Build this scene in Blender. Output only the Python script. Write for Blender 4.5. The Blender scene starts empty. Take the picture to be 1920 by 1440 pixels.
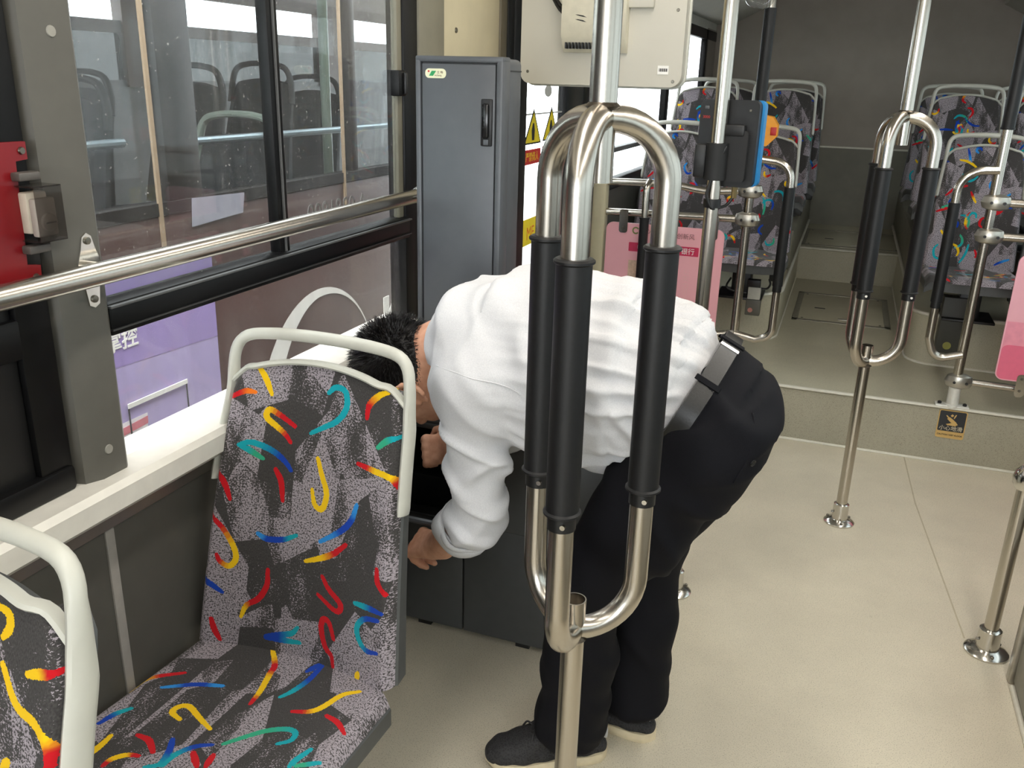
import bpy, bmesh, math, random
import numpy as np
from mathutils import Matrix, Vector

# ------------------------------------------------------------------ camera, world, light, exposure
SC = bpy.context.scene
COL = SC.collection
FPX, CAM_H = 1650.0, 1.5
YAW, PITCH, ROLL = math.radians(-20.0), math.radians(19.2), math.radians(-1.55)
_f = np.array([math.sin(YAW)*math.cos(PITCH), math.cos(YAW)*math.cos(PITCH), -math.sin(PITCH)])
_r = np.array([math.cos(YAW), -math.sin(YAW), 0.0])
_d = np.cross(_f, _r)
_r2 = math.cos(ROLL)*_r + math.sin(ROLL)*_d
_d2 = -math.sin(ROLL)*_r + math.cos(ROLL)*_d
cam_data = bpy.data.cameras.new('camera')
cam_data.sensor_width = 36.0
cam_data.lens = FPX/1920.0*36.0
cam_data.clip_start = 0.02
cam = bpy.data.objects.new('camera', cam_data)
cam.matrix_world = Matrix(((_r2[0], -_d2[0], -_f[0], 0), (_r2[1], -_d2[1], -_f[1], 0), (_r2[2], -_d2[2], -_f[2], CAM_H), (0, 0, 0, 1)))
COL.objects.link(cam)
SC.camera = cam

world = bpy.data.worlds.new('overcast_sky'); SC.world = world
world.use_nodes = True
_bg = world.node_tree.nodes['Background']
_bg.inputs[0].default_value = (0.93, 0.97, 1.0, 1)
_bg.inputs[1].default_value = 9.0

SC.view_settings.view_transform = 'Standard'
SC.view_settings.look = 'None'
SC.view_settings.exposure = 0.4
SC.view_settings.gamma = 1.0
SC.view_settings.use_curve_mapping = False
SC.cycles.max_bounces = 6
SC.cycles.diffuse_bounces = 3
SC.cycles.glossy_bounces = 3
SC.cycles.use_adaptive_sampling = True
SC.cycles.adaptive_threshold = 0.02
SC.cycles.transparent_max_bounces = 12
LAMP_STRENGTH = 12.0

# ------------------------------------------------------------------ helpers
def srgb(r, g, b):
    def f(c):
        c /= 255.0
        return c/12.92 if c <= 0.04045 else ((c+0.055)/1.055)**2.4
    return (f(r), f(g), f(b), 1.0)

MATS = {}
class NT:
    def __init__(s, name):
        s.m = bpy.data.materials.new(name); s.m.use_nodes = True
        s.t = s.m.node_tree; s.n = s.t.nodes
        s.b = s.n['Principled BSDF']; s.out = s.n['Material Output']
    def add(s, typ, **kw):
        n = s.n.new(typ)
        for k, v in kw.items(): setattr(n, k, v)
        return n
    def link(s, a, b): s.t.links.new(a, b)
    def math(s, op, a, b=None, clamp=False):
        n = s.n.new('ShaderNodeMath'); n.operation = op; n.use_clamp = clamp
        for i, v in enumerate((a, b)):
            if v is None: continue
            if isinstance(v, (int, float)): n.inputs[i].default_value = v
            else: s.link(v, n.inputs[i])
        return n.outputs[0]
    def mix(s, fac, a, b):
        n = s.n.new('ShaderNodeMix'); n.data_type = 'RGBA'
        for i, v in ((0, fac), (6, a), (7, b)):
            if isinstance(v, (int, float, tuple)): n.inputs[i].default_value = v
            else: s.link(v, n.inputs[i])
        return n.outputs[2]
    def ramp(s, fac, stops):
        n = s.n.new('ShaderNodeValToRGB'); e = n.color_ramp.elements
        while len(e) < len(stops): e.new(0.5)
        for el, (p, c) in zip(e, stops): el.position = p; el.color = c
        s.link(fac, n.inputs[0]); return n.outputs[0]
    def noise(s, scale, detail=3.0, rough=0.5, vec=None, scl=None):
        n = s.n.new('ShaderNodeTexNoise'); n.inputs['Scale'].default_value = scale
        n.inputs['Detail'].default_value = detail; n.inputs['Roughness'].default_value = rough
        if vec is None: vec = s.obj()
        if scl is not None:
            mp = s.n.new('ShaderNodeMapping'); mp.inputs['Scale'].default_value = scl
            s.link(vec, mp.inputs[0]); vec = mp.outputs[0]
        s.link(vec, n.inputs['Vector']); return n.outputs[0]
    def obj(s):
        n = s.n.new('ShaderNodeTexCoord'); return n.outputs['Object']
    def bump(s, h, strength=0.2, dist=0.002):
        n = s.n.new('ShaderNodeBump'); n.inputs['Strength'].default_value = strength
        n.inputs['Distance'].default_value = dist; s.link(h, n.inputs['Height'])
        s.link(n.outputs[0], s.b.inputs['Normal'])
    def set(s, **kw):
        for k, v in kw.items():
            i = s.b.inputs[k.replace('_', ' ')]
            if isinstance(v, (int, float, tuple)): i.default_value = v
            else: s.link(v, i)

def mat(name, col, rough=0.5, metal=0.0, var=0.06, vscale=40.0, bump=0.0, spec=0.5, emit=None, estr=0.0):
    """plain procedural material: base colour with a little noise"""
    if name in MATS: return MATS[name]
    t = NT(name); c = srgb(*col) if max(col) > 1 else (*col, 1)
    n = t.noise(vscale, 4.0)
    lo = tuple(max(0, x*(1-var)) for x in c[:3])+(1,); hi = tuple(min(1, x*(1+var)) for x in c[:3])+(1,)
    t.set(Base_Color=t.ramp(n, [(0.3, lo), (0.7, hi)]), Roughness=rough, Metallic=metal)
    t.b.inputs['Specular IOR Level'].default_value = spec
    if bump: t.bump(n, bump)
    if emit is not None:
        t.b.inputs['Emission Color'].default_value = srgb(*emit); t.b.inputs['Emission Strength'].default_value = estr
    MATS[name] = t.m
    return t.m

def speckle(name, base, dark, light, scale=420.0, rough=0.45, amount=0.1):
    t = NT(name)
    big = t.noise(3.0, 5.0, 0.6)
    c0 = t.ramp(big, [(0.3, srgb(*[x*0.93 for x in base])), (0.7, srgb(*base))])
    sp = t.noise(scale, 2.0, 0.7)
    sd = t.ramp(sp, [(0.33, (1, 1, 1, 1)), (0.33+amount, (0, 0, 0, 1))])
    sl = t.ramp(sp, [(0.68-amount*0.3, (0, 0, 0, 1)), (0.72, (1, 1, 1, 1))])
    c1 = t.mix(t.math('MULTIPLY', sd, 0.8), c0, srgb(*dark))
    c2 = t.mix(t.math('MULTIPLY', sl, 0.6), c1, srgb(*light))
    spot = t.noise(26.0, 3.0, 0.6)
    sm = t.ramp(spot, [(0.70, (0, 0, 0, 1)), (0.78, (1, 1, 1, 1))])
    c3 = t.mix(t.math('MULTIPLY', sm, 0.25), c2, srgb(*dark))
    t.set(Base_Color=c3, Roughness=rough); t.bump(sp, 0.06, 0.001)
    MATS[name] = t.m; return t.m

def steel(name='brushed_steel', col=(0.56, 0.52, 0.46), rough=0.24):
    t = NT(name)
    n = t.noise(1.0, 3.0, 0.6, scl=(260, 260, 3))
    c = t.ramp(n, [(0.3, tuple(x*0.92 for x in col)+(1,)), (0.7, col+(1,))])
    t.set(Base_Color=c, Metallic=1.0, Roughness=t.ramp(n, [(0.2, (rough*0.9,)*3+(1,)), (0.8, (rough*1.15,)*3+(1,))]))
    MATS[name] = t.m; return t.m

def glass(name, tint=(0.95, 0.97, 0.97), refl=0.035, dirt=0.0, dirtcol=(0.55, 0.52, 0.48), streak=60.0, specks=0.0):
    """thin pane: transparent with fresnel gloss and procedural dirt"""
    t = NT(name); n = t.n
    tr = n.new('ShaderNodeBsdfTransparent'); tr.inputs[0].default_value = (*tint, 1)
    gl = n.new('ShaderNodeBsdfGlossy'); gl.inputs['Roughness'].default_value = 0.02
    fr = n.new('ShaderNodeLayerWeight'); fr.inputs[0].default_value = 0.5
    fac = t.math('ADD', t.math('MULTIPLY', t.math('POWER', fr.outputs['Facing'], 5.0), 0.9), refl, clamp=True)
    m1 = n.new('ShaderNodeMixShader'); t.link(fac, m1.inputs[0]); t.link(tr.outputs[0], m1.inputs[1]); t.link(gl.outputs[0], m1.inputs[2])
    last = m1.outputs[0]
    if dirt > 0:
        df = n.new('ShaderNodeBsdfDiffuse'); df.inputs[0].default_value = (*dirtcol, 1)
        tl = n.new('ShaderNodeBsdfTranslucent'); tl.inputs[0].default_value = (*dirtcol, 1)
        dm = n.new('ShaderNodeMixShader'); dm.inputs[0].default_value = 0.5
        t.link(df.outputs[0], dm.inputs[1]); t.link(tl.outputs[0], dm.inputs[2])
        s1 = t.noise(1.0, 4.0, 0.7, scl=(streak, streak, 2.0))
        s2 = t.noise(6.0, 4.0, 0.6)
        s3 = t.noise(170.0, 2.0, 0.6)
        a = t.ramp(s1, [(0.42, (0, 0, 0, 1)), (0.75, (1, 1, 1, 1))])
        b = t.ramp(s2, [(0.35, (0.25, 0.25, 0.25, 1)), (0.7, (1, 1, 1, 1))])
        c = t.ramp(s3, [(0.68, (0, 0, 0, 1)), (0.74, (1, 1, 1, 1))])
        f1 = t.math('ADD', t.math('MULTIPLY', a, 0.6), t.math('MULTIPLY', b, 0.5))
        f2 = t.math('ADD', f1, c)
        f3 = t.math('ADD', t.math('MULTIPLY', f2, dirt), t.math('MULTIPLY', c, specks), clamp=True)
        m2 = n.new('ShaderNodeMixShader'); t.link(f3, m2.inputs[0]); t.link(last, m2.inputs[1]); t.link(dm.outputs[0], m2.inputs[2])
        last = m2.outputs[0]
    t.link(last, t.out.inputs[0])
    MATS[name] = t.m; return t.m

# --- mesh data builders: every builder returns (verts, faces)
def box(x0, x1, y0, y1, z0, z1, bev=0.0, seg=2):
    if bev <= 0:
        v = [(x, y, z) for x in (x0, x1) for y in (y0, y1) for z in (z0, z1)]
        f = [(0, 1, 3, 2), (4, 6, 7, 5), (0, 4, 5, 1), (2, 3, 7, 6), (0, 2, 6, 4), (1, 5, 7, 3)]
        return v, f
    bm = bmesh.new(); v, f = box(x0, x1, y0, y1, z0, z1)
    vs = [bm.verts.new(p) for p in v]
    for q in f: bm.faces.new([vs[i] for i in q])
    bmesh.ops.bevel(bm, geom=bm.edges[:], offset=bev, segments=seg, profile=0.5, affect='EDGES')
    return frombm(bm)

def frombm(bm):
    bmesh.ops.recalc_face_normals(bm, faces=bm.faces[:])
    bm.verts.index_update()
    v = [tuple(x.co) for x in bm.verts]; f = [tuple(x.index for x in fc.verts) for fc in bm.faces]
    bm.free(); return v, f

def join(*parts):
    V, F = [], []
    for v, f in parts:
        o = len(V); V += [tuple(p) for p in v]; F += [tuple(i+o for i in q) for q in f]
    return V, F

def move(vf, d):
    return [(p[0]+d[0], p[1]+d[1], p[2]+d[2]) for p in vf[0]], vf[1]

def xform(vf, m):
    return [tuple(m @ Vector(p)) for p in vf[0]], vf[1]

def fillet(pts, r, n=7):
    """round the corners of a polyline"""
    P = [np.array(p, float) for p in pts]; out = [P[0]]
    for i in range(1, len(P)-1):
        rr = r[i-1] if isinstance(r, (list, tuple)) else r
        a = P[i-1]-P[i]; b = P[i+1]-P[i]; la, lb = np.linalg.norm(a), np.linalg.norm(b)
        a /= la; b /= lb; ang = math.acos(max(-1, min(1, a@b)))
        if rr <= 0 or ang > math.pi-0.02: out.append(P[i]); continue
        t = min(rr/math.tan(ang/2), la*0.5 if i > 1 else la*0.98, lb*0.5 if i < len(P)-2 else lb*0.98)
        rr = t*math.tan(ang/2)
        bis = (a+b)/np.linalg.norm(a+b); c = P[i]+bis*(rr/math.sin(ang/2))
        p0 = P[i]+a*t; p1 = P[i]+b*t
        u = (p0-c)/rr; w = (p1-c)/rr; om = math.acos(max(-1, min(1, u@w)))
        for k in range(n+1):
            q = k/n
            out.append(c+rr*(math.sin((1-q)*om)*u+math.sin(q*om)*w)/max(math.sin(om), 1e-6))
    out.append(P[-1]); return out

def tube(pts, r, seg=14, caps=True, ry=None, up=None):
    """sweep a circle / ellipse along a path"""
    P = np.array(pts, float); n = len(P)
    R = np.full(n, r, float) if np.isscalar(r) else np.array(r, float)
    RY = R if ry is None else (np.full(n, ry, float) if np.isscalar(ry) else np.array(ry, float))
    T = np.gradient(P, axis=0); T /= np.linalg.norm(T, axis=1)[:, None]+1e-12
    a = np.array(up, float) if up is not None else (np.array([0, 0, 1.0]) if abs(T[0][2]) < 0.9 else np.array([1.0, 0, 0]))
    N = a-T[0]*(a@T[0]); N /= np.linalg.norm(N)
    V, F = [], []
    for i in range(n):
        if up is not None: N = np.array(up, float)
        N = N-T[i]*(N@T[i]); N /= np.linalg.norm(N)+1e-12
        B = np.cross(T[i], N)
        for k in range(seg):
            th = 2*math.pi*k/seg
            V.append(tuple(P[i]+N*math.cos(th)*RY[i]+B*math.sin(th)*R[i]))
    for i in range(n-1):
        for k in range(seg):
            a0 = i*seg+k; a1 = i*seg+(k+1) % seg
            F.append((a0, a1, a1+seg, a0+seg))
    if caps:
        F.append(tuple(range(seg-1, -1, -1))); F.append(tuple(range((n-1)*seg, n*seg)))
    return V, F

def lathe(prof, seg=24, c=(0, 0, 0), caps=True):
    """revolve (r,z) profile round the z axis"""
    V, F = [], []; n = len(prof)
    for r, z in prof:
        for k in range(seg):
            th = 2*math.pi*k/seg
            V.append((c[0]+r*math.cos(th), c[1]+r*math.sin(th), c[2]+z))
    for i in range(n-1):
        for k in range(seg):
            a0 = i*seg+k; a1 = i*seg+(k+1) % seg
            F.append((a0, a1, a1+seg, a0+seg))
    if caps:
        F.append(tuple(range(seg-1, -1, -1))); F.append(tuple(range((n-1)*seg, n*seg)))
    return V, F

def prism(poly, o, ax, ay, h):
    """extrude a 2D polygon lying in plane (ax, ay) at o by h along ax x ay, starting at o"""
    o, ax, ay = (np.array(q, float) for q in (o, ax, ay)); nz = np.cross(ax, ay)
    n = len(poly)
    V = [tuple(o+ax*p[0]+ay*p[1]) for p in poly]+[tuple(o+ax*p[0]+ay*p[1]+nz*h) for p in poly]
    F = [tuple(range(n-1, -1, -1)), tuple(range(n, 2*n))]+[(i, (i+1) % n, (i+1) % n+n, i+n) for i in range(n)]
    return V, F

def rrect(x0, x1, y0, y1, r, n=5):
    out = []
    for cx, cy, a in ((x1-r, y1-r, 0), (x0+r, y1-r, 90), (x0+r, y0+r, 180), (x1-r, y0+r, 270)):
        for k in range(n+1):
            t = math.radians(a+90*k/n); out.append((cx+r*math.cos(t), cy+r*math.sin(t)))
    return out

ROOT = {}
def mesh(name, vf, m, smooth=35):
    me = bpy.data.meshes.new(name)
    me.from_pydata([tuple(map(float, p)) for p in vf[0]], [], [tuple(q) for q in vf[1]])
    if m is not None: me.materials.append(m)
    if smooth:
        me.polygons.foreach_set('use_smooth', [True]*len(me.polygons))
        if smooth < 180: me.set_sharp_from_angle(angle=math.radians(smooth))
    me.update(); return me

def link(name, me, parent=None, off=(0, 0, 0)):
    o = bpy.data.objects.new(name, me); COL.objects.link(o)
    if parent is not None: o.parent = parent
    o.location = off
    return o

def tag(o, label=None, cat=None, group=None, kind=None):
    for k, v in (('label', label), ('category', cat), ('group', group), ('kind', kind)):
        if v: o[k] = v
    return o

def thing(name, label, cat, loc=(0, 0, 0), group=None, kind=None):
    o = bpy.data.objects.new(name, None); COL.objects.link(o); o.location = loc
    o.empty_display_size = 0.1
    ROOT[o.name] = np.array(loc, float)
    return tag(o, label, cat, group, kind)

def base_of(p):
    while p.parent is not None: p = p.parent
    return ROOT.get(p.name, np.zeros(3))

def part(name, vf, m, parent, label=None, smooth=35, kind=None):
    """child mesh; vf in world coordinates, stored relative to the thing's base"""
    b = base_of(parent)
    if b.any(): vf = move(vf, (-b[0], -b[1], -b[2]))
    o = link(name, mesh(name, vf, m, smooth), parent)
    return tag(o, label=label, kind=kind)

def single(name, vf, m, label=None, cat=None, group=None, kind=None, smooth=35):
    """a thing that is one mesh: origin moved to its base"""
    V = np.array(vf[0], float); lo, hi = V.min(0), V.max(0)
    b = np.array([(lo[0]+hi[0])/2, (lo[1]+hi[1])/2, lo[2]])
    o = link(name, mesh(name, (V-b, vf[1]), m, smooth), None, tuple(b))
    ROOT[o.name] = b
    return tag(o, label, cat, group, kind)

def struct(name, vf, m, smooth=35):
    o = link(name, mesh(name, vf, m, smooth)); o['kind'] = 'structure'; return o

def copy_tree(o, parent=None):
    c = o.copy(); COL.objects.link(c); c.parent = parent
    for ch in list(o.children): copy_tree(ch, c)
    return c

def text(name, body, size, o, ax, ay, m, parent, extrude=0.0004, mirror=False, align='LEFT', bold=0.0):
    """flat lettering in plane (ax, ay) with lower-left corner at o (world)"""
    cu = bpy.data.curves.new('lettering', 'FONT'); cu.body = body; cu.size = size
    cu.extrude = extrude; cu.align_x = align; cu.offset = bold; cu.resolution_u = 3
    ob = bpy.data.objects.new('lettering', cu); COL.objects.link(ob)
    dg = bpy.context.evaluated_depsgraph_get()
    me = bpy.data.meshes.new_from_object(ob.evaluated_get(dg))
    bpy.data.objects.remove(ob)
    me.name = name
    ax, ay = np.array(ax, float), np.array(ay, float); nz = np.cross(ax, ay)
    V = np.zeros(len(me.vertices)*3); me.vertices.foreach_get('co', V); V = V.reshape(-1, 3)
    if mirror: V[:, 0] *= -1
    W = np.array(o, float)+V[:, :1]*ax+V[:, 1:2]*ay+V[:, 2:3]*nz-base_of(parent)
    me.vertices.foreach_set('co', W.ravel()); me.materials.clear(); me.materials.append(m); me.update()
    ob = link(name, me, parent); return ob

# ------------------------------------------------------------------ materials
STEEL = steel()
ALU = mat('brushed_aluminium', (178, 174, 165), 0.34, 0.9, 0.05, 30)
CHROME = steel('polished_steel', (0.66, 0.64, 0.6), 0.16)
RUBBER = mat('black_rubber_sleeve', (15, 15, 17), 0.5, 0, 0.25, 160, 0.12)
BLACK = mat('black_plastic', (20, 20, 21), 0.42, 0, 0.2, 60)
BLACKF = mat('black_window_frame', (9, 9, 10), 0.42, 0, 0.2, 40, spec=0.25)
DGREY = mat('dark_grey_panel', (84, 82, 76), 0.55, 0, 0.06, 25, 0.03)
PILLAR = mat('grey_pillar_plastic', (90, 88, 82), 0.5, 0, 0.05, 30, 0.03)
BEIGE = mat('beige_panel', (190, 180, 150), 0.5, 0, 0.05, 12)
OLIVE = mat('olive_grey_trim', (120, 116, 100), 0.55, 0, 0.05, 20)
CREAM = mat('cream_post', (205, 196, 165), 0.45, 0, 0.04, 20)
LEDGE = mat('satin_ledge', (228, 225, 216), 0.38, 0.1, 0.05, 24)
FLOOR = speckle('speckled_beige_vinyl', (216, 207, 186), (120, 112, 92), (215, 210, 192), 380)
RISER = speckle('speckled_grey_vinyl', (172, 166, 146), (95, 90, 76), (175, 170, 150), 420)
PLAT = speckle('speckled_grey_green_vinyl', (190, 184, 161), (110, 104, 88), (182, 178, 158), 420)
WTRIM = mat('white_edge_trim', (214, 210, 196), 0.45, 0.1, 0.05, 40)
REARW = mat('brown_grey_rear_wall', (152, 142, 131), 0.55, 0, 0.05, 8)
REARL = mat('grey_rear_lower_wall', (118, 114, 100), 0.5, 0, 0.08, 10)
CEIL = mat('pale_ceiling', (206, 203, 194), 0.6, 0, 0.03, 8)
LGREY = mat('light_grey_plastic', (196, 196, 186), 0.36, 0, 0.03, 30)
SHELL = mat('charcoal_seat_shell', (78, 80, 80), 0.45, 0, 0.06, 60)
LOCK = mat('slate_grey_steel', (82, 85, 89), 0.42, 0.15, 0.04, 30)
LOCKD = mat('slate_grey_shaded_steel', (74, 75, 75), 0.45, 0.1, 0.05, 30)  # darker copy of the locker steel, the cabinet's shade put into the colour
LAMP = mat('lamp_diffuser', (255, 250, 240), 0.5, 0, 0.0, 5, emit=(255, 249, 240), estr=LAMP_STRENGTH)
GLASS_D = glass('dusty_window_glass', (0.72, 0.74, 0.74), dirt=0.085, specks=0.35)
GLASS_L = glass('smeared_lower_glass', (0.93, 0.93, 0.92), dirt=0.10)
GLASS_C = glass('clear_glass', (0.93, 0.95, 0.95), dirt=0.02)
WHITEP = mat('white_print', (240, 238, 232), 0.5, 0, 0.02)
BLACKP = mat('black_print', (24, 24, 26), 0.5, 0, 0.05)
REDP = mat('red_print', (205, 44, 40), 0.5, 0, 0.05)
YELP = mat('yellow_print', (244, 222, 40), 0.5, 0, 0.04)
SCREW = mat('dull_screw', (120, 116, 106), 0.35, 0.9, 0.1)

# ------------------------------------------------------------------ the setting: floor, walls, ceiling, windows, door
XL, XR, YB, YF, ZC = -1.10, 1.27, 7.45, -4.2, 2.25
STEP_Y, STEP_Z, STEP2_Y, STEP2_Z = 3.872, 0.247, 6.278, 0.464
struct('floor', box(XL-0.05, XR+0.05, YF, YB+0.05, -0.06, 0.0), FLOOR)
o = struct('floor_rear', box(XL, XR, STEP_Y, STEP2_Y, 0.0, STEP_Z), PLAT)
part('riser', box(XL, XR, STEP_Y-0.004, STEP_Y, 0.004, STEP_Z-0.012), RISER, o)
part('step_edge_trim', tube([(XL, STEP_Y-0.002, STEP_Z-0.003), (XR, STEP_Y-0.002, STEP_Z-0.003)], 0.012, 12, ry=0.007), WTRIM, o)
part('base_seal', tube([(XL, STEP_Y-0.008, 0.003), (XR, STEP_Y-0.008, 0.003)], 0.007, 8), WTRIM, o)
def hatch(parent, x0, x1, y0, y1, z):
    h = part('hatch_cover', box(x0+0.035, x1-0.035, y0+0.035, y1-0.035, z-0.002, z+0.003, 0.002), PLAT, parent)
    for a in ((x0, x1, y0, y0+0.032), (x0, x1, y1-0.032, y1), (x0, x0+0.032, y0, y1), (x1-0.032, x1, y0, y1)):
        part('hatch_frame', box(*a, z-0.001, z+0.005, 0.002), mat('worn_aluminium_strip', (150, 146, 132), 0.45, 0.5, 0.1, 60), h)
    part('hatch_slot', box(x0+0.27*(x1-x0)-0.03, x0+0.27*(x1-x0)+0.03, (y0+y1)/2-0.05, (y0+y1)/2-0.03, z+0.001, z+0.0045), BLACK, h)
    part('hatch_pull', box(x0+0.55*(x1-x0)-0.04, x0+0.55*(x1-x0)+0.04, y0+0.09, y0+0.12, z+0.001, z+0.006, 0.001), ALU, h)
    for sx in (x0+0.055, x1-0.055):
        for sy in (y0+0.055, y1-0.055):
            part('screw', lathe([(0.007, 0), (0.006, 0.003)], 10, (sx, sy, z+0.003)), SCREW, h)
hatch(o, -0.18, 0.345, 5.09, 5.84, STEP_Z)
o2 = struct('floor_back', box(XL, XR, STEP2_Y, YB, 0.0, STEP2_Z), PLAT)
part('step_edge_trim', tube([(-0.23, STEP2_Y, STEP2_Z-0.004), (0.39, STEP2_Y, STEP2_Z-0.004)], 0.012, 10, ry=0.008), WTRIM, o2)
hatch(o2, -0.235, 0.44, 6.37, 7.12, STEP2_Z)
# faint joint in the vinyl
struct('trim_1', tube([(0.40, 3.86, -0.0006), (0.42, 3.4, -0.0006), (0.505, 2.5, -0.0006)], 0.003, 6, ry=0.0012), mat('floor_seam', (178, 168, 144), 0.6))

# wheel housings on both sides of the aisle
def housing(x0, x1, yf, rc, ztop, left, label):
    if left:
        poly = [(x0, YB), (x0, yf+0.02)]+[(x1-rc+rc*math.sin(math.radians(a)), yf+rc-rc*math.cos(math.radians(a))) for a in range(0, 91, 15)]+[(x1, YB)]
    else:
        poly = [(x1, YB), (x0, YB)]+[(x0+rc-rc*math.cos(math.radians(a)), yf+rc-rc*math.sin(math.radians(a))) for a in range(0, 91, 15)]+[(x1, yf-0.02)]
    t = thing('wheel_housing', label, 'wheel housing', ((x0+x1)/2, (yf+YB)/2, STEP_Z))
    part('body', prism(poly, (0, 0, STEP_Z), (1, 0, 0), (0, 1, 0), ztop-STEP_Z), PLAT, t)
    edge = [(p[0], p[1], 0) for p in (poly[1:] if left else poly[1:])]
    part('base_seal', tube([(p[0], p[1], STEP_Z+0.003) for p in edge], 0.006, 6), WTRIM, t)
    part('top_trim', tube([(p[0], p[1], ztop) for p in edge], 0.010, 8), WTRIM, t)
    y2 = 5.28
    part('upper_tier', box(min(x0, x1)+(0.0 if left else 0.004), max(x0, x1)-(0.004 if left else 0), y2, YB, ztop, 0.72, 0.012), REARL, t)
    return t
housing(XL+0.004, -0.23, 4.54, 0.16, 0.49, True, 'grey vinyl wheel housing left of the rear aisle, under the window-side seats')
housing(0.39, XR-0.004, 4.48, 0.12, 0.49, False, 'grey vinyl wheel housing right of the rear aisle, rounded front corner')

# rear wall
o = struct('wall_rear', box(XL-0.05, XR+0.05, YB, YB+0.05, 0.0, ZC), REARW)
part('lower_panel', box(XL, XR, YB-0.012, YB, STEP2_Z, 1.05), REARL, o)
part('seam_strip', box(XL, XR, YB-0.016, YB, 1.05, 1.062), WTRIM, o)
# ceiling with side ducts
o = struct('ceiling', box(XL-0.05, XR+0.05, YF, YB+0.05, ZC, ZC+0.05), CEIL)
part('side_duct', prism([(XL, 1.93), (XL, ZC), (-0.66, ZC), (-0.70, 2.07), (-0.98, 1.93)], (0, YB-0.01, 0), (1, 0, 0), (0, 0, 1), 3.3), CEIL, o)
part('side_duct', prism([(XR, 1.93), (1.15, 1.93), (0.87, 2.07), (0.83, ZC), (XR, ZC)], (0, YB-0.01, 0), (1, 0, 0), (0, 0, 1), 9.5), CEIL, o)
for k, (x, y0, y1) in enumerate(((-0.45, -1.4, 2.7), (0.58, -1.4, 4.1))):
    t = thing('ceiling_light', ['long ceiling lamp above the grey locker', 'long ceiling lamp above the right side of the low floor'][k], 'lamp', (x, (y0+y1)/2, ZC-0.04), 'ceiling lamps')
    part('housing', box(x-0.075, x+0.075, y0, y1, ZC-0.03, ZC+0.0, 0.008), LGREY, t)
    part('diffuser', box(x-0.06, x+0.06, y0+0.02, y1-0.02, ZC-0.045, ZC-0.025, 0.008), LAMP, t)

# left wall: lower panels, ledge, pillars
o = struct('wall_left', box(XL-0.04, XL, YF, 2.86, 0.0, 0.80), DGREY)
part('header_panel', box(XL-0.04, XL, YF, 2.86, 1.84, ZC), CEIL, o)
part('panel_joint_strip', box(XL-0.002, XL+0.004, 1.010, 1.030, 0.0, 0.772, 0.002), mat('pale_joint_strip', (150, 146, 140), 0.5), o)
part('sill_skirt', prism([(XL, 0.755), (XL+0.014, 0.76), (XL+0.03, 0.80), (XL, 0.80)], (0, 2.14, 0), (1, 0, 0), (0, 0, 1), 4.7), ALU, o)
part('rear_side_panel', box(XL-0.04, XL, 3.80, YB, 0.0, 1.02), DGREY, o)
part('rear_header_panel', box(XL-0.04, XL, 3.80, YB, 1.86, ZC), CEIL, o)
part('door_header_panel', box(XL-0.04, XL, 2.86, 3.80, 1.95, ZC), CEIL, o)
t1 = struct('trim_2', prism([(XL-0.07, 0.80), (XL+0.045, 0.80), (XL+0.058, 0.812), (XL+0.058, 0.846), (XL+0.050, 0.857), (XL-0.07, 0.860)], (0, 2.14, 0), (1, 0, 0), (0, 0, 1), 4.7), LEDGE)
# grey pillar between the two windows
pl = struct('trim_3', prism([(XL-0.04, 0.96), (XL-0.04, 1.066), (XL+0.018, 1.064), (XL+0.024, 1.056), (XL+0.024, 1.005), (XL+0.012, 0.978)], (0, 0, 0.857), (1, 0, 0), (0, 1, 0), 1.1), PILLAR)
for z in (1.545, 0.905):
    part('cap_button', lathe([(0.0085, 0), (0.007, 0.003)], 14, (0, 0, 0)) and xform(lathe([(0.0085, 0), (0.0075, 0.003)], 14), Matrix.Translation((XL+0.023, 1.02 if z > 1 else 1.022, z)) @ Matrix.Rotation(math.pi/2, 4, 'Y')), mat('grey_button', (150, 148, 140), 0.5), pl)

# window 1: black frame, fixed lower pane, two sliding upper panes
w1 = thing('window_1', None, None, (XL, 1.58, 0.86), kind='structure')
part('middle_rail', box(XL-0.03, XL+0.018, 1.066, 2.14, 1.084, 1.140, 0.006), BLACKF, w1)
part('groove_highlight', box(XL+0.016, XL+0.022, 1.066, 2.14, 1.094, 1.097), mat('painted_highlight_grey', (60, 60, 60), 0.4), w1)  # raised grey line, a highlight painted along the black rail
part('rail_lip', box(XL-0.01, XL+0.024, 1.066, 2.14, 1.131, 1.136, 0.002), mat('rail_lip_grey', (90, 90, 90), 0.35), w1)
part('mullion', box(XL-0.018, XL+0.008, 1.556, 1.592, 1.135, 1.84, 0.003), BLACKF, w1)
part('mullion_edge', box(XL-0.022, XL+0.012, 1.572, 1.576, 1.135, 1.84), mat('rail_lip_grey', (90, 90, 90), 0.35), w1)
part('end_frame', box(XL-0.04, XL+0.012, 2.125, 2.21, 0.80, 1.84, 0.006), BLACKF, w1)
part('end_strip', box(XL-0.012, XL+0.006, 2.10, 2.126, 1.14, 1.84, 0.003), OLIVE, w1)
part('top_rail', box(XL-0.03, XL+0.012, 1.066, 2.14, 1.80, 1.84, 0.004), BLACKF, w1)
part('lower_pane', prism(rrect(1.066, 2.128, 0.858, 1.090, 0.012), (XL-0.012, 0, 0), (0, 1, 0), (0, 0, 1), 0.004), GLASS_L, w1)
part('sliding_pane', box(XL-0.016, XL-0.012, 1.064, 1.575, 1.125, 1.81), GLASS_D, w1)
part('sliding_pane', box(XL-0.006, XL-0.002, 1.56, 2.11, 1.125, 1.81), GLASS_D, w1)
lt = part('latch', box(XL-0.004, XL+0.022, 2.078, 2.118, 1.448, 1.510, 0.004), BLACKF, w1)
part('latch_grip', box(XL+0.02, XL+0.03, 2.100, 2.112, 1.453, 1.505, 0.003), BLACK, lt)
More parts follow.
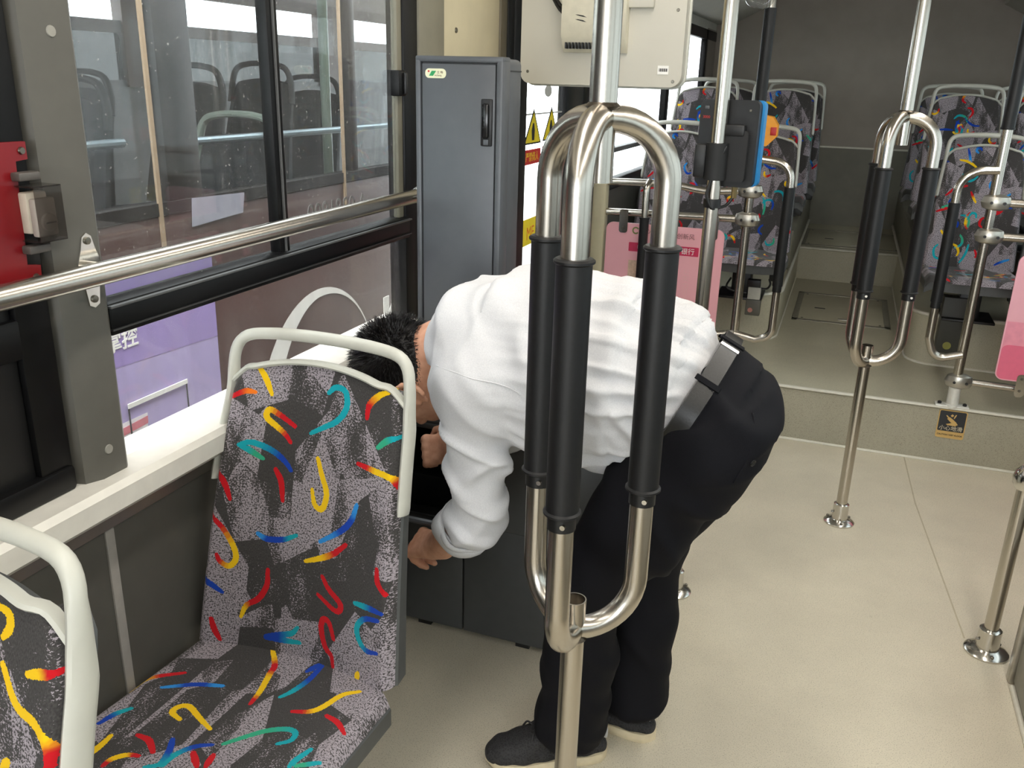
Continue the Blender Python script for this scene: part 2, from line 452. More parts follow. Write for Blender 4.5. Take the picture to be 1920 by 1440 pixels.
nm = text('registration_lettering', 'A·0281800', 0.060, (XL-0.0195, 1.97, 1.178), (0, -1, 0), (0, 0, 1), mat('faded_white_lettering', (190, 182, 178), 0.6), w1, 0.0003)

# window 2 (towards the front): wide black frame around a dark pane
w2 = thing('window_2', None, None, (XL, 0.4, 0.86), kind='structure')
part('frame_post', box(XL-0.04, XL+0.006, 0.905, 0.965, 0.857, 1.95, 0.004), BLACKF, w2)
part('lower_rail', box(XL-0.04, XL+0.012, -1.3, 0.965, 0.857, 0.90, 0.008), BLACKF, w2)
part('inner_frame', box(XL-0.03, XL-0.004, 0.84, 0.905, 0.895, 1.84, 0.004), mat('black_inner_frame', (13, 13, 14), 0.5, 0, 0.2), w2)
part('middle_rail', box(XL-0.03, XL+0.006, -1.3, 0.91, 1.09, 1.15, 0.004), BLACKF, w2)
part('pane', box(XL-0.02, XL-0.016, -1.3, 0.90, 0.88, 1.84), glass('dark_tinted_glass', (0.10, 0.10, 0.10), dirt=0.03), w2)
part('top_rail', box(XL-0.03, XL+0.006, -1.3, 0.965, 1.80, 1.86, 0.004), BLACKF, w2)
part('front_panel', box(XL-0.04, XL, YF, -1.3, 0.80, 1.86), DGREY, w2)

# beige pillar panels before the middle door
pp = struct('trim_4', box(XL-0.04, XL+0.02, 2.20, 2.36, 0.80, ZC, 0.01), OLIVE)
pb = struct('trim_5', box(XL-0.04, XL+0.010, 2.36, 2.79, 0.80, ZC, 0.004), BEIGE)
part('screw_cap', xform(lathe([(0.008, 0), (0.007, 0.004)], 14), Matrix.Translation((XL+0.009, 2.452, 1.622)) @ Matrix.Rotation(math.pi/2, 4, 'Y')), SCREW, pb)
part('dark_edge', box(XL-0.04, XL+0.016, 2.79, 2.845, 0.0, ZC, 0.004), mat('brown_edge_trim', (92, 84, 66), 0.5), pb)

# middle door
d1 = thing('door_1', None, None, (XL, 3.3, 0.0), kind='structure')
part('door_post', box(XL-0.03, XL+0.004, 2.885, 2.945, 0.02, 1.95, 0.006), BLACKF, d1)
part('door_stile', box(XL-0.03, XL+0.008, 2.945, 3.085, 0.02, 1.93, 0.01), BLACKF, d1)
part('door_stile', box(XL-0.03, XL+0.008, 3.545, 3.795, 0.02, 1.95, 0.01), BLACKF, d1)
part('door_top_rail', box(XL-0.03, XL+0.008, 2.88, 3.795, 1.85, 1.95, 0.01), BLACKF, d1)
part('door_bottom_rail', box(XL-0.03, XL+0.008, 2.945, 3.795, 0.02, 0.16, 0.01), BLACKF, d1)
dp = part('door_pane', box(XL-0.014, XL-0.008, 3.08, 3.55, 0.15, 1.86), GLASS_C, d1)
part('slit_pane', box(XL-0.014, XL-0.008, 2.845, 2.886, 0.15, 1.60), GLASS_C, d1)
def decal(poly, m, name='sticker', y=0, z=0, h=0.0006, par=None, lab=None):
    return part(name, prism(poly, (XL-0.008, y, z), (0, 1, 0), (0, 0, 1), h), m, par or d1, lab, smooth=0)
for k, (y, z) in enumerate(((3.195, 1.268), (3.405, 1.272))):
    s = decal([(-0.098, 0), (0.098, 0), (0.006, 0.128)], BLACKP, 'warning_triangle', y, z, 0.0006, None, 'yellow warning triangle sticker')
    part('triangle_face', prism([(-0.082, 0.006), (0.082, 0.006), (0.006, 0.112)], (XL-0.0074, y, z), (0, 1, 0), (0, 0, 1), 0.0006), YELP, s, smooth=0)
    part('triangle_figure', prism([(-0.012, 0.014), (0.012, 0.014), (0.016, 0.05), (0.006, 0.075), (-0.006, 0.075), (-0.018, 0.05)], (XL-0.0067, y+0.002, z), (0, 1, 0), (0, 0, 1), 0.0005), BLACKP, s, smooth=0)
    if k: part('triangle_bar', prism([(0.014, 0.014), (0.028, 0.014), (0.026, 0.045), (0.016, 0.05)], (XL-0.0067, y, z), (0, 1, 0), (0, 0, 1), 0.0005), BLACKP, s, smooth=0)
    b = decal(rrect(-0.098, 0.098, -0.072, -0.018, 0.004), REDP, 'red_strip', y, z)
    text('strip_lettering', '严禁倚人' if k == 0 else '注意夹手', 0.036, (XL-0.0072, y+0.0, z-0.058), (0, 1, 0), (0, 0, 1), YELP, b, 0.0002, align='CENTER')
yb = decal(rrect(-0.10, 0.16, 0.0, 0.10, 0.004), YELP, 'yellow_strip', 3.20, 0.895)
text('strip_lettering', 'MF', 0.07, (XL-0.0072, 3.20, 0.915), (0, 1, 0), (0, 0, 1), mat('orange_print', (225, 120, 30), 0.5), yb, 0.0002, align='CENTER')
decal([(0.045*math.cos(a), 0.022*math.sin(a)) for a in np.linspace(0, 2*math.pi, 20)[:-1]], mat('pale_grey_sticker', (205, 205, 200), 0.5), 'round_sticker', 3.36, 1.455)
decal(rrect(3.08, 3.55, 1.372, 1.378, 0.001), mat('pale_line', (190, 190, 188), 0.5), 'edge_line', 0, 0)

# rear side windows
w3 = thing('window_3', None, None, (XL, 5.7, 1.02), kind='structure')
for y in (3.80, 4.30, 5.60, 6.95):
    part('frame_post', box(XL-0.03, XL+0.008, y, y+(0.09 if y > 4 else 0.12), 1.02, 1.87, 0.006), BLACKF, w3)
part('sill', box(XL-0.03, XL+0.02, 3.80, YB, 0.985, 1.035, 0.006), BLACKF, w3)
part('middle_rail', box(XL-0.03, XL+0.008, 3.80, YB, 1.16, 1.185, 0.004), mat('rail_lip_grey', (90, 90, 90), 0.35), w3)
part('top_rail', box(XL-0.03, XL+0.008, 3.80, YB, 1.80, 1.87, 0.006), BLACKF, w3)
for y0, y1 in ((3.92, 4.31), (4.38, 5.61), (5.68, 6.96)):
    part('pane', box(XL-0.014, XL-0.009, y0, y1, 1.03, 1.81), GLASS_C, w3)
part('rear_corner_panel', box(XL-0.04, XL+0.004, 7.03, YB, 1.02, 1.88), REARW, w3)

# right wall with windows (outside the frame, tinted to dim the incoming daylight)
o = struct('wall_right', box(XR, XR+0.04, YF, YB, 0.0, 0.95), DGREY)
part('header_panel', box(XR, XR+0.04, YF, YB, 1.85, ZC), CEIL, o)
for y in (-4.2, -2.5, -1.0, 0.6, 2.2, 3.8, 5.3, 6.7):
    part('pillar', box(XR-0.01, XR+0.04, y, y+0.12 if y < 6 else YB, 0.94, 1.86, 0.006), PILLAR, o)
w4 = thing('window_4', None, None, (XR, 2.4, 0.95), kind='structure')
for y0, y1 in ((-4.08, -2.5), (-2.38, -1.0), (-0.88, 0.6), (0.72, 2.2), (2.32, 3.8), (3.92, 5.3), (5.42, 6.7)):
    part('pane', box(XR+0.012, XR+0.016, y0, y1, 0.95, 1.85), glass('daylight_dimming_glass', (0.34, 0.36, 0.36)) if 'daylight_dimming_glass' not in MATS else MATS['daylight_dimming_glass'], w4)  # dark tint added to these unseen panes to hold daylight back
# front wall with windscreen opening behind the camera
o = struct('wall_front', box(XL-0.04, XR+0.04, YF-0.05, YF, 0.0, 0.75), DGREY)
part('header_panel', box(XL-0.04, XR+0.04, YF-0.05, YF, 2.05, ZC), CEIL, o)
# yard outside
struct('floor_yard', box(-14, 14, -12, 20, -0.45, -0.40), speckle('yard_concrete', (168, 166, 160), (120, 118, 112), (190, 188, 182), 60))

# ------------------------------------------------------------------ seats
PALETTE = {'r': srgb(196, 24, 34), 'o': srgb(236, 120, 30), 'y': srgb(240, 196, 24), 't': srgb(22, 160, 172), 'g': srgb(52, 166, 128), 'b': srgb(24, 66, 168), 'l': srgb(48, 140, 214)}
STROKES_A_BACK= [('y', [(-0.1228, 0.5768), (-0.1055, 0.5475), (-0.0915, 0.5182)]), ('ro', [(-0.1821, 0.5135), (-0.1498, 0.5264), (-0.1256, 0.5229)]), ('t', [(0.0278, 0.5334), (0.0413, 0.5463), (0.0628, 0.5428), (0.0681, 0.5135), (0.051, 0.4854), (0.0215, 0.4666), (-0.0022, 0.4525)]), ('yr', [(0.1528, 0.5803), (0.1343, 0.5604), (0.1152, 0.5322), (0.1131, 0.5065)]), ('ryr', [(-0.037, 0.4607), (-0.0706, 0.4795), (-0.0943, 0.4889), (-0.098, 0.4736), (-0.0737, 0.456), (-0.0558, 0.4431), (-0.0432, 0.4291)]), ('tg', [(-0.15, 0.4162), (-0.1244, 0.4045), (-0.0978, 0.3916)]), ('tb', [(-0.15, 0.4162), (-0.125, 0.422), (-0.0831, 0.4103), (-0.0535, 0.3927), (-0.0376, 0.3752)]), ('gt', [(0.1431, 0.4596), (0.1643, 0.4818), (0.1843, 0.49)]), ('r', [(-0.0705, 0.374), (-0.0571, 0.3517), (-0.0511, 0.3142)]), ('y', [(0.0173, 0.408), (0.0296, 0.3763), (0.0421, 0.3447), (0.0349, 0.3142), (0.0182, 0.3189), (0.0098, 0.347)]), ('ryr', [(0.1045, 0.4174), (0.1439, 0.4138), (0.1772, 0.4103), (0.1907, 0.3869)]), ('r', [(-0.1896, 0.3587), (-0.1722, 0.3365), (-0.1592, 0.3048)]), ('ryr', [(-0.1968, 0.2696), (-0.171, 0.245), (-0.1485, 0.211), (-0.1417, 0.1841), (-0.1552, 0.1665), (-0.1737, 0.1759), (-0.1804, 0.1887)]), ('lbt', [(-0.0995, 0.2415), (-0.0803, 0.2333), (-0.0476, 0.2368), (-0.0172, 0.2509)]), ('lbl', [(0.11, 0.34), (0.1003, 0.3072), (0.0775, 0.2802), (0.0348, 0.2497)]), ('ry', [(0.0923, 0.2579), (0.0658, 0.2333), (0.0372, 0.2169), (0.0051, 0.204)]), ('r', [(0.1662, 0.2333), (0.1704, 0.2087), (0.1886, 0.1887)]), ('rry', [(-0.0751, 0.17), (-0.0763, 0.1372), (-0.0926, 0.1067), (-0.118, 0.0879), (-0.1286, 0.0621)]), ('r', [(0.0438, 0.1817), (0.0605, 0.1594), (0.0867, 0.1395), (0.0869, 0.1243), (0.0726, 0.1219), (0.0355, 0.143)]), ('b', [(-0.2073, 0.1372), (-0.1936, 0.1278), (-0.1669, 0.1102)]), ('tb', [(0.1208, 0.1512), (0.1484, 0.1524), (0.1843, 0.1524)]), ('r', [(0.0757, 0.061), (0.0635, 0.0926), (0.0498, 0.095), (0.0465, 0.0727), (0.0569, 0.0387), (0.0717, 0.0246), (0.0763, 0.0023)]), ('btb', [(0.1766, 0.136), (0.1449, 0.1278), (0.1287, 0.1055), (0.1353, 0.0809), (0.1537, 0.0668), (0.1783, 0.0715)]), ('r', [(-0.1885, 0.0516), (-0.1814, 0.0281), (-0.1705, 0.007)]), ('bt', [(-0.0765, 0.0281), (-0.0503, 0.0363), (-0.0207, 0.0457), (-0.0067, 0.0621)]), ('bt', [(-0.0766, 0.0246), (-0.0358, 0.027), (-0.0011, 0.0305)]), ('y', [(0.1363, 0.0129), (0.1331, 0.0)])]
STROKES_A_CUSHION= [('yryr', [(-0.0607, -0.0), (-0.0306, -0.0383), (-0.0244, -0.0629), (-0.0111, -0.1131), (-0.0067, -0.1477)]), ('ry', [(-0.1686, -0.1122), (-0.2008, -0.1349), (-0.2179, -0.1568), (-0.2182, -0.1942)]), ('lbl', [(-0.0823, -0.124), (-0.1287, -0.1368), (-0.1752, -0.165)]), ('bt', [(0.0545, -0.0046), (0.0528, -0.0483), (0.044, -0.0866), (0.0316, -0.1112)]), ('b', [(0.0474, -0.0018), (0.0359, -0.031)]), ('ryy', [(0.0744, -0.134), (0.1019, -0.1213), (0.1178, -0.1003), (0.1336, -0.0538), (0.1583, -0.0274)]), ('y', [(-0.0898, -0.2298), (-0.113, -0.2197), (-0.1147, -0.2033), (-0.0995, -0.1942), (-0.0612, -0.2143), (-0.0272, -0.2307)]), ('tb', [(-0.181, -0.2371), (-0.1928, -0.2599), (-0.1984, -0.2936)]), ('r', [(0.1375, -0.1149), (0.166, -0.1204), (0.1928, -0.1386)]), ('gt', [(0.0175, -0.2526), (0.038, -0.2243), (0.063, -0.1951), (0.0924, -0.1769), (0.112, -0.1778), (0.1165, -0.197), (0.0996, -0.2152)]), ('r', [(-0.1231, -0.2918), (-0.0981, -0.2954), (-0.0703, -0.3173)]), ('bt', [(-0.0658, -0.2772), (-0.0497, -0.3045), (-0.0408, -0.3356), (-0.0569, -0.3511)]), ('r', [(-0.0129, -0.2909), (0.0158, -0.3164)]), ('r', [(0.0202, -0.2818), (0.0283, -0.3109)]), ('t', [(0.1612, -0.2006), (0.1525, -0.2353), (0.1517, -0.2535)]), ('tg', [(0.1935, -0.2216), (0.1606, -0.2471)])]
STROKES_B_BACK= [('y', [(0.0906, 0.5557), (0.1047, 0.5533), (0.1073, 0.5381), (0.0985, 0.524)]), ('yr', [(0.1396, 0.4994), (0.1616, 0.5111), (0.1792, 0.5182)]), ('yyr', [(0.1014, 0.4947), (0.1257, 0.4596), (0.1579, 0.4514), (0.177, 0.4338), (0.1796, 0.4091)]), ('y', [(0.1198, 0.3916), (0.1114, 0.381)])]
def back_pt(s,v):
    w=0.218-0.036*v
    r=np.clip((v-0.88)/0.12,0,1)
    w=w*(1-0.16*r**3)
    x=w*s-0.008*(1-v)
    a=np.abs(s)
    z=0.43+0.565*v-0.03*v**4*s**2
    y=0.035+0.115*v-(0.038-0.023*v)*s**2-0.012*np.sin(np.pi*v)+0.03*np.clip((a-0.9)/0.1,0,1)**2
    return x,y,z
def cush_pt(s,t):
    w=0.221+0.004*t
    a=np.abs(s)
    x=w*s-0.008
    y=0.035-0.035*s**2*(1-t)-0.455*t
    f=np.clip((t-0.9)/0.1,0,1); e=np.clip((a-0.9)/0.1,0,1)
    z=0.43+0.03*t-0.012*(1-s**2)*np.sin(np.pi*np.clip(t,0,1))-0.03*f**2-0.025*e**2
    return x,y,z

def fabric():
    t = NT('patterned_seat_fabric')
    uv = t.add('ShaderNodeUVMap').outputs[0]
    # angular brushed patches: two rotated, stretched cell patterns set the stipple density
    dens = None
    for k, (rot, sc) in enumerate(((0.6, (13, 6.5, 1)), (-0.9, (12, 6, 1)))):
        mp = t.add('ShaderNodeMapping'); mp.inputs['Rotation'].default_value = (0, 0, rot); mp.inputs['Scale'].default_value = sc
        t.link(uv, mp.inputs[0])
        vo = t.add('ShaderNodeTexVoronoi'); vo.inputs['Scale'].default_value = 1.0; t.link(mp.outputs[0], vo.inputs['Vector'])
        sep = t.add('ShaderNodeSeparateColor'); t.link(vo.outputs['Color'], sep.inputs[0])
        c = t.math('ADD', sep.outputs[0], t.math('MULTIPLY', vo.outputs['Distance'], 0.35 if k else -0.35))
        dens = c if dens is None else t.math('ADD', dens, c)
    br = t.noise(1.0, 3.0, 0.6, uv, (34, 12, 1))
    dens = t.math('ADD', t.math('MULTIPLY', dens, 0.42), t.math('MULTIPLY', br, 0.45))
    st = t.noise(300.0, 2.0, 0.75, uv)
    thr = t.math('MAXIMUM', t.math('MINIMUM', t.math('SUBTRACT', 0.545, t.math('MULTIPLY', t.math('SUBTRACT', dens, 0.635), 1.2)), 0.75), 0.46)
    mask = t.math('GREATER_THAN', st, thr)
    weave = t.noise(1.0, 2.0, 0.5, uv, (700, 260, 1))
    dark = t.ramp(weave, [(0.3, srgb(56, 54, 54)), (0.7, srgb(78, 76, 75))])
    lil = t.ramp(weave, [(0.3, srgb(146, 138, 145)), (0.7, srgb(178, 169, 176))])
    base = t.mix(mask, dark, lil)
    a = t.add('ShaderNodeAttribute', attribute_name='stroke_distance')
    jit = t.noise(420.0, 1.0, 0.5, uv)
    d = t.math('ADD', a.outputs['Fac'], t.math('MULTIPLY', t.math('SUBTRACT', jit, 0.5), 0.004))
    sm = t.math('LESS_THAN', d, 0.0)
    ac = t.add('ShaderNodeAttribute', attribute_name='stroke_color')
    t.set(Base_Color=t.mix(sm, base, ac.outputs['Color']), Roughness=0.92)
    t.b.inputs['Specular IOR Level'].default_value = 0.15
    t.b.inputs['Sheen Weight'].default_value = 0.12
    t.bump(weave, 0.25, 0.001)
    return t.m
FABRIC = fabric()

def resample(pts, n=22):
    P = np.array(pts, float); m = len(P)
    if m == 2: return P[0]+(P[1]-P[0])*np.linspace(0, 1, n)[:, None]
    Q = np.vstack([2*P[0]-P[1], P, 2*P[-1]-P[-2]]); out = []
    for u in np.linspace(0, m-1-1e-6, n):
        i = int(u); f = u-i; a, b, c, d = Q[i], Q[i+1], Q[i+2], Q[i+3]
        out.append(0.5*((2*b)+(c-a)*f+(2*a-5*b+4*c-d)*f*f+(3*b-a-3*c+d)*f**3))
    return np.array(out)

def random_strokes(seed, u0, u1, v0, v1, n):
    R = random.Random(seed); cs = ['r', 'ry', 'y', 't', 'tb', 'ryr', 'b', 'gt', 'lb', 'yr']; out = []
    for k in range(n):
        u, v, a = R.uniform(u0, u1), R.uniform(v0, v1), R.uniform(0, 6.28); cu = R.uniform(-1.6, 1.6); L = R.uniform(0.05, 0.1); p = []
        for q in range(5):
            p.append((u, v)); u += math.cos(a)*L/4; v += math.sin(a)*L/4; a += cu*R.uniform(0.3, 0.9)
        out.append((R.choice(cs), p))
    return out

def cloth_grid(name, fn, strokes, ns, nt, vlen, width=0.0062):
    s = np.linspace(-1, 1, ns); v = np.linspace(0, 1, nt); S, T = np.meshgrid(s, v)
    x, y, z = fn(S, T); V = np.stack([x, y, z], -1).reshape(-1, 3)
    i = np.arange(ns*nt).reshape(nt, ns)
    if vlen > 0: F = np.stack([i[:-1, :-1], i[:-1, 1:], i[1:, 1:], i[1:, :-1]], -1).reshape(-1, 4)
    else: F = np.stack([i[:-1, :-1], i[1:, :-1], i[1:, 1:], i[:-1, 1:]], -1).reshape(-1, 4)
    U = np.stack([x, T*vlen], -1).reshape(-1, 2)
    D = np.full(len(U), 1.0); Cc = np.zeros((len(U), 4)); Cc[:, 3] = 1
    for cols, pts in strokes:
        P = resample(pts); n = len(P); cl = np.array([PALETTE[c] for c in cols])
        d2 = ((U[:, None, :]-P[None])**2).sum(-1); j = d2.argmin(1); d = np.sqrt(d2[np.arange(len(U)), j])
        # distance to the two neighbouring segments
        for o in (-1, 0):
            k0 = np.clip(j+o, 0, n-2); a = P[k0]; b = P[k0+1]; ab = b-a
            h = np.clip(((U-a)*ab).sum(1)/((ab**2).sum(1)+1e-12), 0, 1); d = np.minimum(d, np.linalg.norm(U-a-ab*h[:, None], axis=1))
        tt = j/(n-1); w = width*(0.6+0.4*np.sin(np.pi*np.clip(tt*0.9+0.08, 0, 1)))
        e = d-w; q = tt*(len(cl)-1); q0 = np.floor(q).astype(int); q1 = np.minimum(q0+1, len(cl)-1); f = q-q0
        f = np.clip((f-0.35)/0.3, 0, 1)[:, None]; col = cl[q0]*(1-f)+cl[q1]*f
        m = e < D; D[m] = e[m]; Cc[m] = col[m]
    me = bpy.data.meshes.new(name)
    me.from_pydata(V.tolist(), [], F.tolist()); me.materials.append(FABRIC)
    me.polygons.foreach_set('use_smooth', [True]*len(me.polygons))
    uvl = me.uv_layers.new(name='UVMap'); li = np.zeros(len(me.loops), int); me.loops.foreach_get('vertex_index', li)
    uvl.data.foreach_set('uv', U[li].ravel())
    me.attributes.new('stroke_distance', 'FLOAT', 'POINT').data.foreach_set('value', D.astype(np.float32))
    me.attributes.new('stroke_color', 'FLOAT_COLOR', 'POINT').data.foreach_set('color', Cc.astype(np.float32).ravel())
    me.update(); return me

def shell_from(fn, ns, nt, off, dirn, grow=1.0):
    """closed shell whose front follows fn, pushed off along dirn"""
    s = np.linspace(-1, 1, ns); v = np.linspace(0, 0.975, nt); S, T = np.meshgrid(s, v)
    x, y, z = fn(S, T); A = np.stack([x*grow, y, z], -1)+np.array(dirn)*0.004; B = A+np.array(dirn)*off*((1-0.3*np.abs(S)**4)*(1-(0.6*T if dirn[1] else 0)))[..., None]
    V = np.vstack([A.reshape(-1, 3), B.reshape(-1, 3)]); n = ns*nt; i = np.arange(n).reshape(nt, ns)
    F = [tuple(q) for q in np.stack([i[:-1, :-1], i[:-1, 1:], i[1:, 1:], i[1:, :-1]], -1).reshape(-1, 4)]
    F += [tuple(q[::-1]+n) for q in np.array(F)]
    ring = list(i[0, :])+list(i[1:, -1])+list(i[-1, -2::-1])+list(i[-2:0:-1, 0])
    for a, b in zip(ring, ring[1:]+ring[:1]): F.append((b, a, a+n, b+n))
    bm = bmesh.new(); vs = [bm.verts.new(p) for p in V]
    for q in F: bm.faces.new([vs[k] for k in q])
    return frombm(bm)

def seat(name, label, group, loc, sb, sc, res, handle_mat, leg_z, fabric_meshes=None):
    t = thing(name, label, 'seat', loc, group)
    mb = cloth_grid('backrest_cushion', back_pt, sb, res[0], res[1], 0.585)
    mc = cloth_grid('seat_cushion', cush_pt, sc, res[0], res[2], -0.455)
    link('backrest_cushion', mb, t); link('seat_cushion', mc, t)
    loc = np.array(loc)
    W = lambda vf: move(vf, loc)
    part('back_shell', W(shell_from(back_pt, 15, 24, 0.045, (0, 1, 0.1), 1.02)), SHELL, t)
    part('seat_shell', W(shell_from(cush_pt, 15, 14, 0.05, (0, 0, -1), 1.012)), SHELL, t)
    # light hoop: up both sides and over the top as a grab handle
    def ed(v, s, dx=0.004):
        x, y, z = back_pt(np.array(float(s)), np.array(v)); return (float(x)+dx*s, float(y)-0.008, float(z))
    L = [ed(v, -1) for v in (0.57, 0.63, 0.70, 0.77, 0.84)]; Rr = [ed(v, 1) for v in (0.84, 0.77, 0.70, 0.63, 0.57)]
    yt = L[-1][1]
    half = [(0.188, yt+0.010, 0.930), (0.187, yt+0.018, 0.970), (0.180, yt+0.026, 1.006), (0.158, yt+0.032, 1.026), (0.11, yt+0.035, 1.034), (0.055, yt+0.036, 1.037)]
    top = [(-a, b, c) for a, b, c in half]+[(0, yt+0.036, 1.038)]+half[::-1]
    path = resample(L+top+Rr, 70)
    tt = np.linspace(-1, 1, 70); r = 0.0095+0.003*np.exp(-(tt/0.45)**2); r[0] = r[-1] = 0.006
    dep = 0.012+0.009*np.clip((np.abs(tt)-0.42)/0.2, 0, 1)
    path = path+np.stack([tt*0, np.clip((np.abs(tt)-0.42)/0.2, 0, 1)*0.008, tt*0], 1)
    part('grab_handle', W(tube(path, r*0.95, 12, up=(0, 1, 0), ry=dep)), handle_mat, t)
    cross = [back_pt(np.array(s), np.array(0.99)) for s in np.linspace(-0.96, 0.96, 14)]
    rim = [(-0.186, yt+0.012, 0.938)]+[(float(p[0]), float(p[1]), float(p[2])+0.004) for p in cross]+[(0.186, yt+0.012, 0.938)]
    part('top_rim', W(tube(resample(rim, 50), 0.006, 8, ry=0.010, up=(0, 1, 0))), handle_mat, t)
    part('leg', W(box(-0.05, 0.05, -0.24, -0.14, leg_z, 0.385, 0.006)), BLACK, t)
    part('foot_plate', W(box(-0.12, 0.12, -0.30, -0.08, leg_z, leg_z+0.012, 0.003)), BLACK, t)
    for yy in (-0.30, -0.36): part('bracket', W(box(0.15, 0.212, yy, yy+0.022, 0.352, 0.395, 0.003)), BLACK, t)
    return t

SEAT_A = (-0.862, 1.175, 0.0)
seat('bus_seat', 'patterned bus seat nearest the man, full backrest and cushion in view', 'patterned bus seats', SEAT_A, STROKES_A_BACK, STROKES_A_CUSHION+random_strokes(5, -0.2, 0.2, -0.44, -0.33, 6), (130, 170, 120), LGREY, 0.0)
seat('bus_seat', 'patterned bus seat cut off by the lower left corner of the photo', 'patterned bus seats', (SEAT_A[0], SEAT_A[1]-0.75, 0), STROKES_B_BACK+random_strokes(8, -0.18, 0.06, 0.1, 0.5, 14), random_strokes(6, -0.2, 0.2, -0.44, 0, 22), (130, 170, 60), LGREY, 0.0)
rear = seat('bus_seat', 'patterned rear seat behind the left partition, nearest the aisle', 'patterned bus seats', (-0.415, 4.66, 0.262), random_strokes(11, -0.18, 0.18, 0.02, 0.55, 30), random_strokes(12, -0.2, 0.2, -0.44, 0, 22), (70, 90, 60), LGREY, 0.235)
rear2 = seat('bus_seat', 'patterned rear seat behind the left partition, at the window', 'patterned bus seats', (-0.835, 4.66, 0.262), random_strokes(21, -0.18, 0.18, 0.02, 0.55, 30), random_strokes(22, -0.2, 0.2, -0.44, 0, 22), (70, 90, 60), LGREY, 0.235)
for src, x, y, z, lab in (
        (rear2, -0.395, 5.40, 0.482, 'patterned seat in the second left row, beside the aisle'),
        (rear, -0.835, 5.40, 0.482, 'patterned seat in the second left row, beside the window'),
        (rear, -0.375, 6.15, 0.482, 'patterned seat in the third left row, beside the aisle'),
        (rear2, -0.80, 6.15, 0.482, 'patterned seat in the third left row, beside the window'),
        (rear2, 0.61, 4.66, 0.262, 'patterned seat in the first right row behind the partition, beside the aisle'),
        (rear, 1.03, 4.66, 0.262, 'patterned seat in the first right row, at the right window'),
        (rear, 0.56, 5.40, 0.482, 'patterned seat in the second right row, beside the aisle'),
        (rear2, 0.98, 5.40, 0.482, 'patterned seat in the second right row, at the right window'),
        (rear2, 0.54, 6.15, 0.482, 'patterned seat in the third right row, beside the aisle'),
        (rear, 0.96, 6.15, 0.482, 'patterned seat in the third right row, at the right window')):
    c = copy_tree(src); c.location = (x, y, z); c['label'] = lab; c.scale = (0.92, 1, 1)
rear.scale = rear2.scale = (0.92, 1, 1)

# ------------------------------------------------------------------ poles
TR = 0.019
def flange(root, x, y, z, s=1.0):
    f = part('floor_flange', lathe([(0.052*s, 0), (0.053*s, 0.006), (0.044*s, 0.013), (0.028*s, 0.018), (0.0265*s, 0.075), (0.0225*s, 0.078)], 28, (x, y, z)), CHROME, root)
    for a in (40, 160, 280):
        part('bolt', lathe([(0.005, 0), (0.005, 0.005), (0.003, 0.007)], 8, (x+0.043*s*math.cos(math.radians(a)), y+0.043*s*math.sin(math.radians(a)), z+0.011)), SCREW, f)
    part('clamp_bolt', xform(lathe([(0.004, 0), (0.004, 0.008)], 8), Matrix.Translation((x-0.024*s, y-0.012, z+0.045)) @ Matrix.Rotation(-math.pi/2, 4, 'Y')), SCREW, f)

def sleeve(root, a, b, r=0.0245):
    """rubber grip from a to b with end rings and a clamp collar below"""
    a, b = np.array(a, float), np.array(b, float); d = (b-a)/np.linalg.norm(b-a)
    s = part('grip_sleeve', tube([a, b], r, 20), RUBBER, root)
    for p in (a+d*0.003, b-d*0.003): part('end_ring', tube([p-d*0.004, p-d*0.002, p+d*0.002, p+d*0.004], [r, r+0.0035, r+0.0035, r], 20), RUBBER, s)
    lo = a if a[2] < b[2] else b
    part('clamp_collar', tube([lo+np.array([0, 0, -0.024]), lo], TR+0.0022, 18), BLACK, s)
    part('clamp_screw', xform(lathe([(0.005, 0), (0.004, 0.004)], 10), Matrix.Translation((lo[0]+0.010, lo[1]-0.0185, lo[2]-0.013)) @ Matrix.Rotation(math.pi/2, 4, 'X')), CHROME, s)
    return s

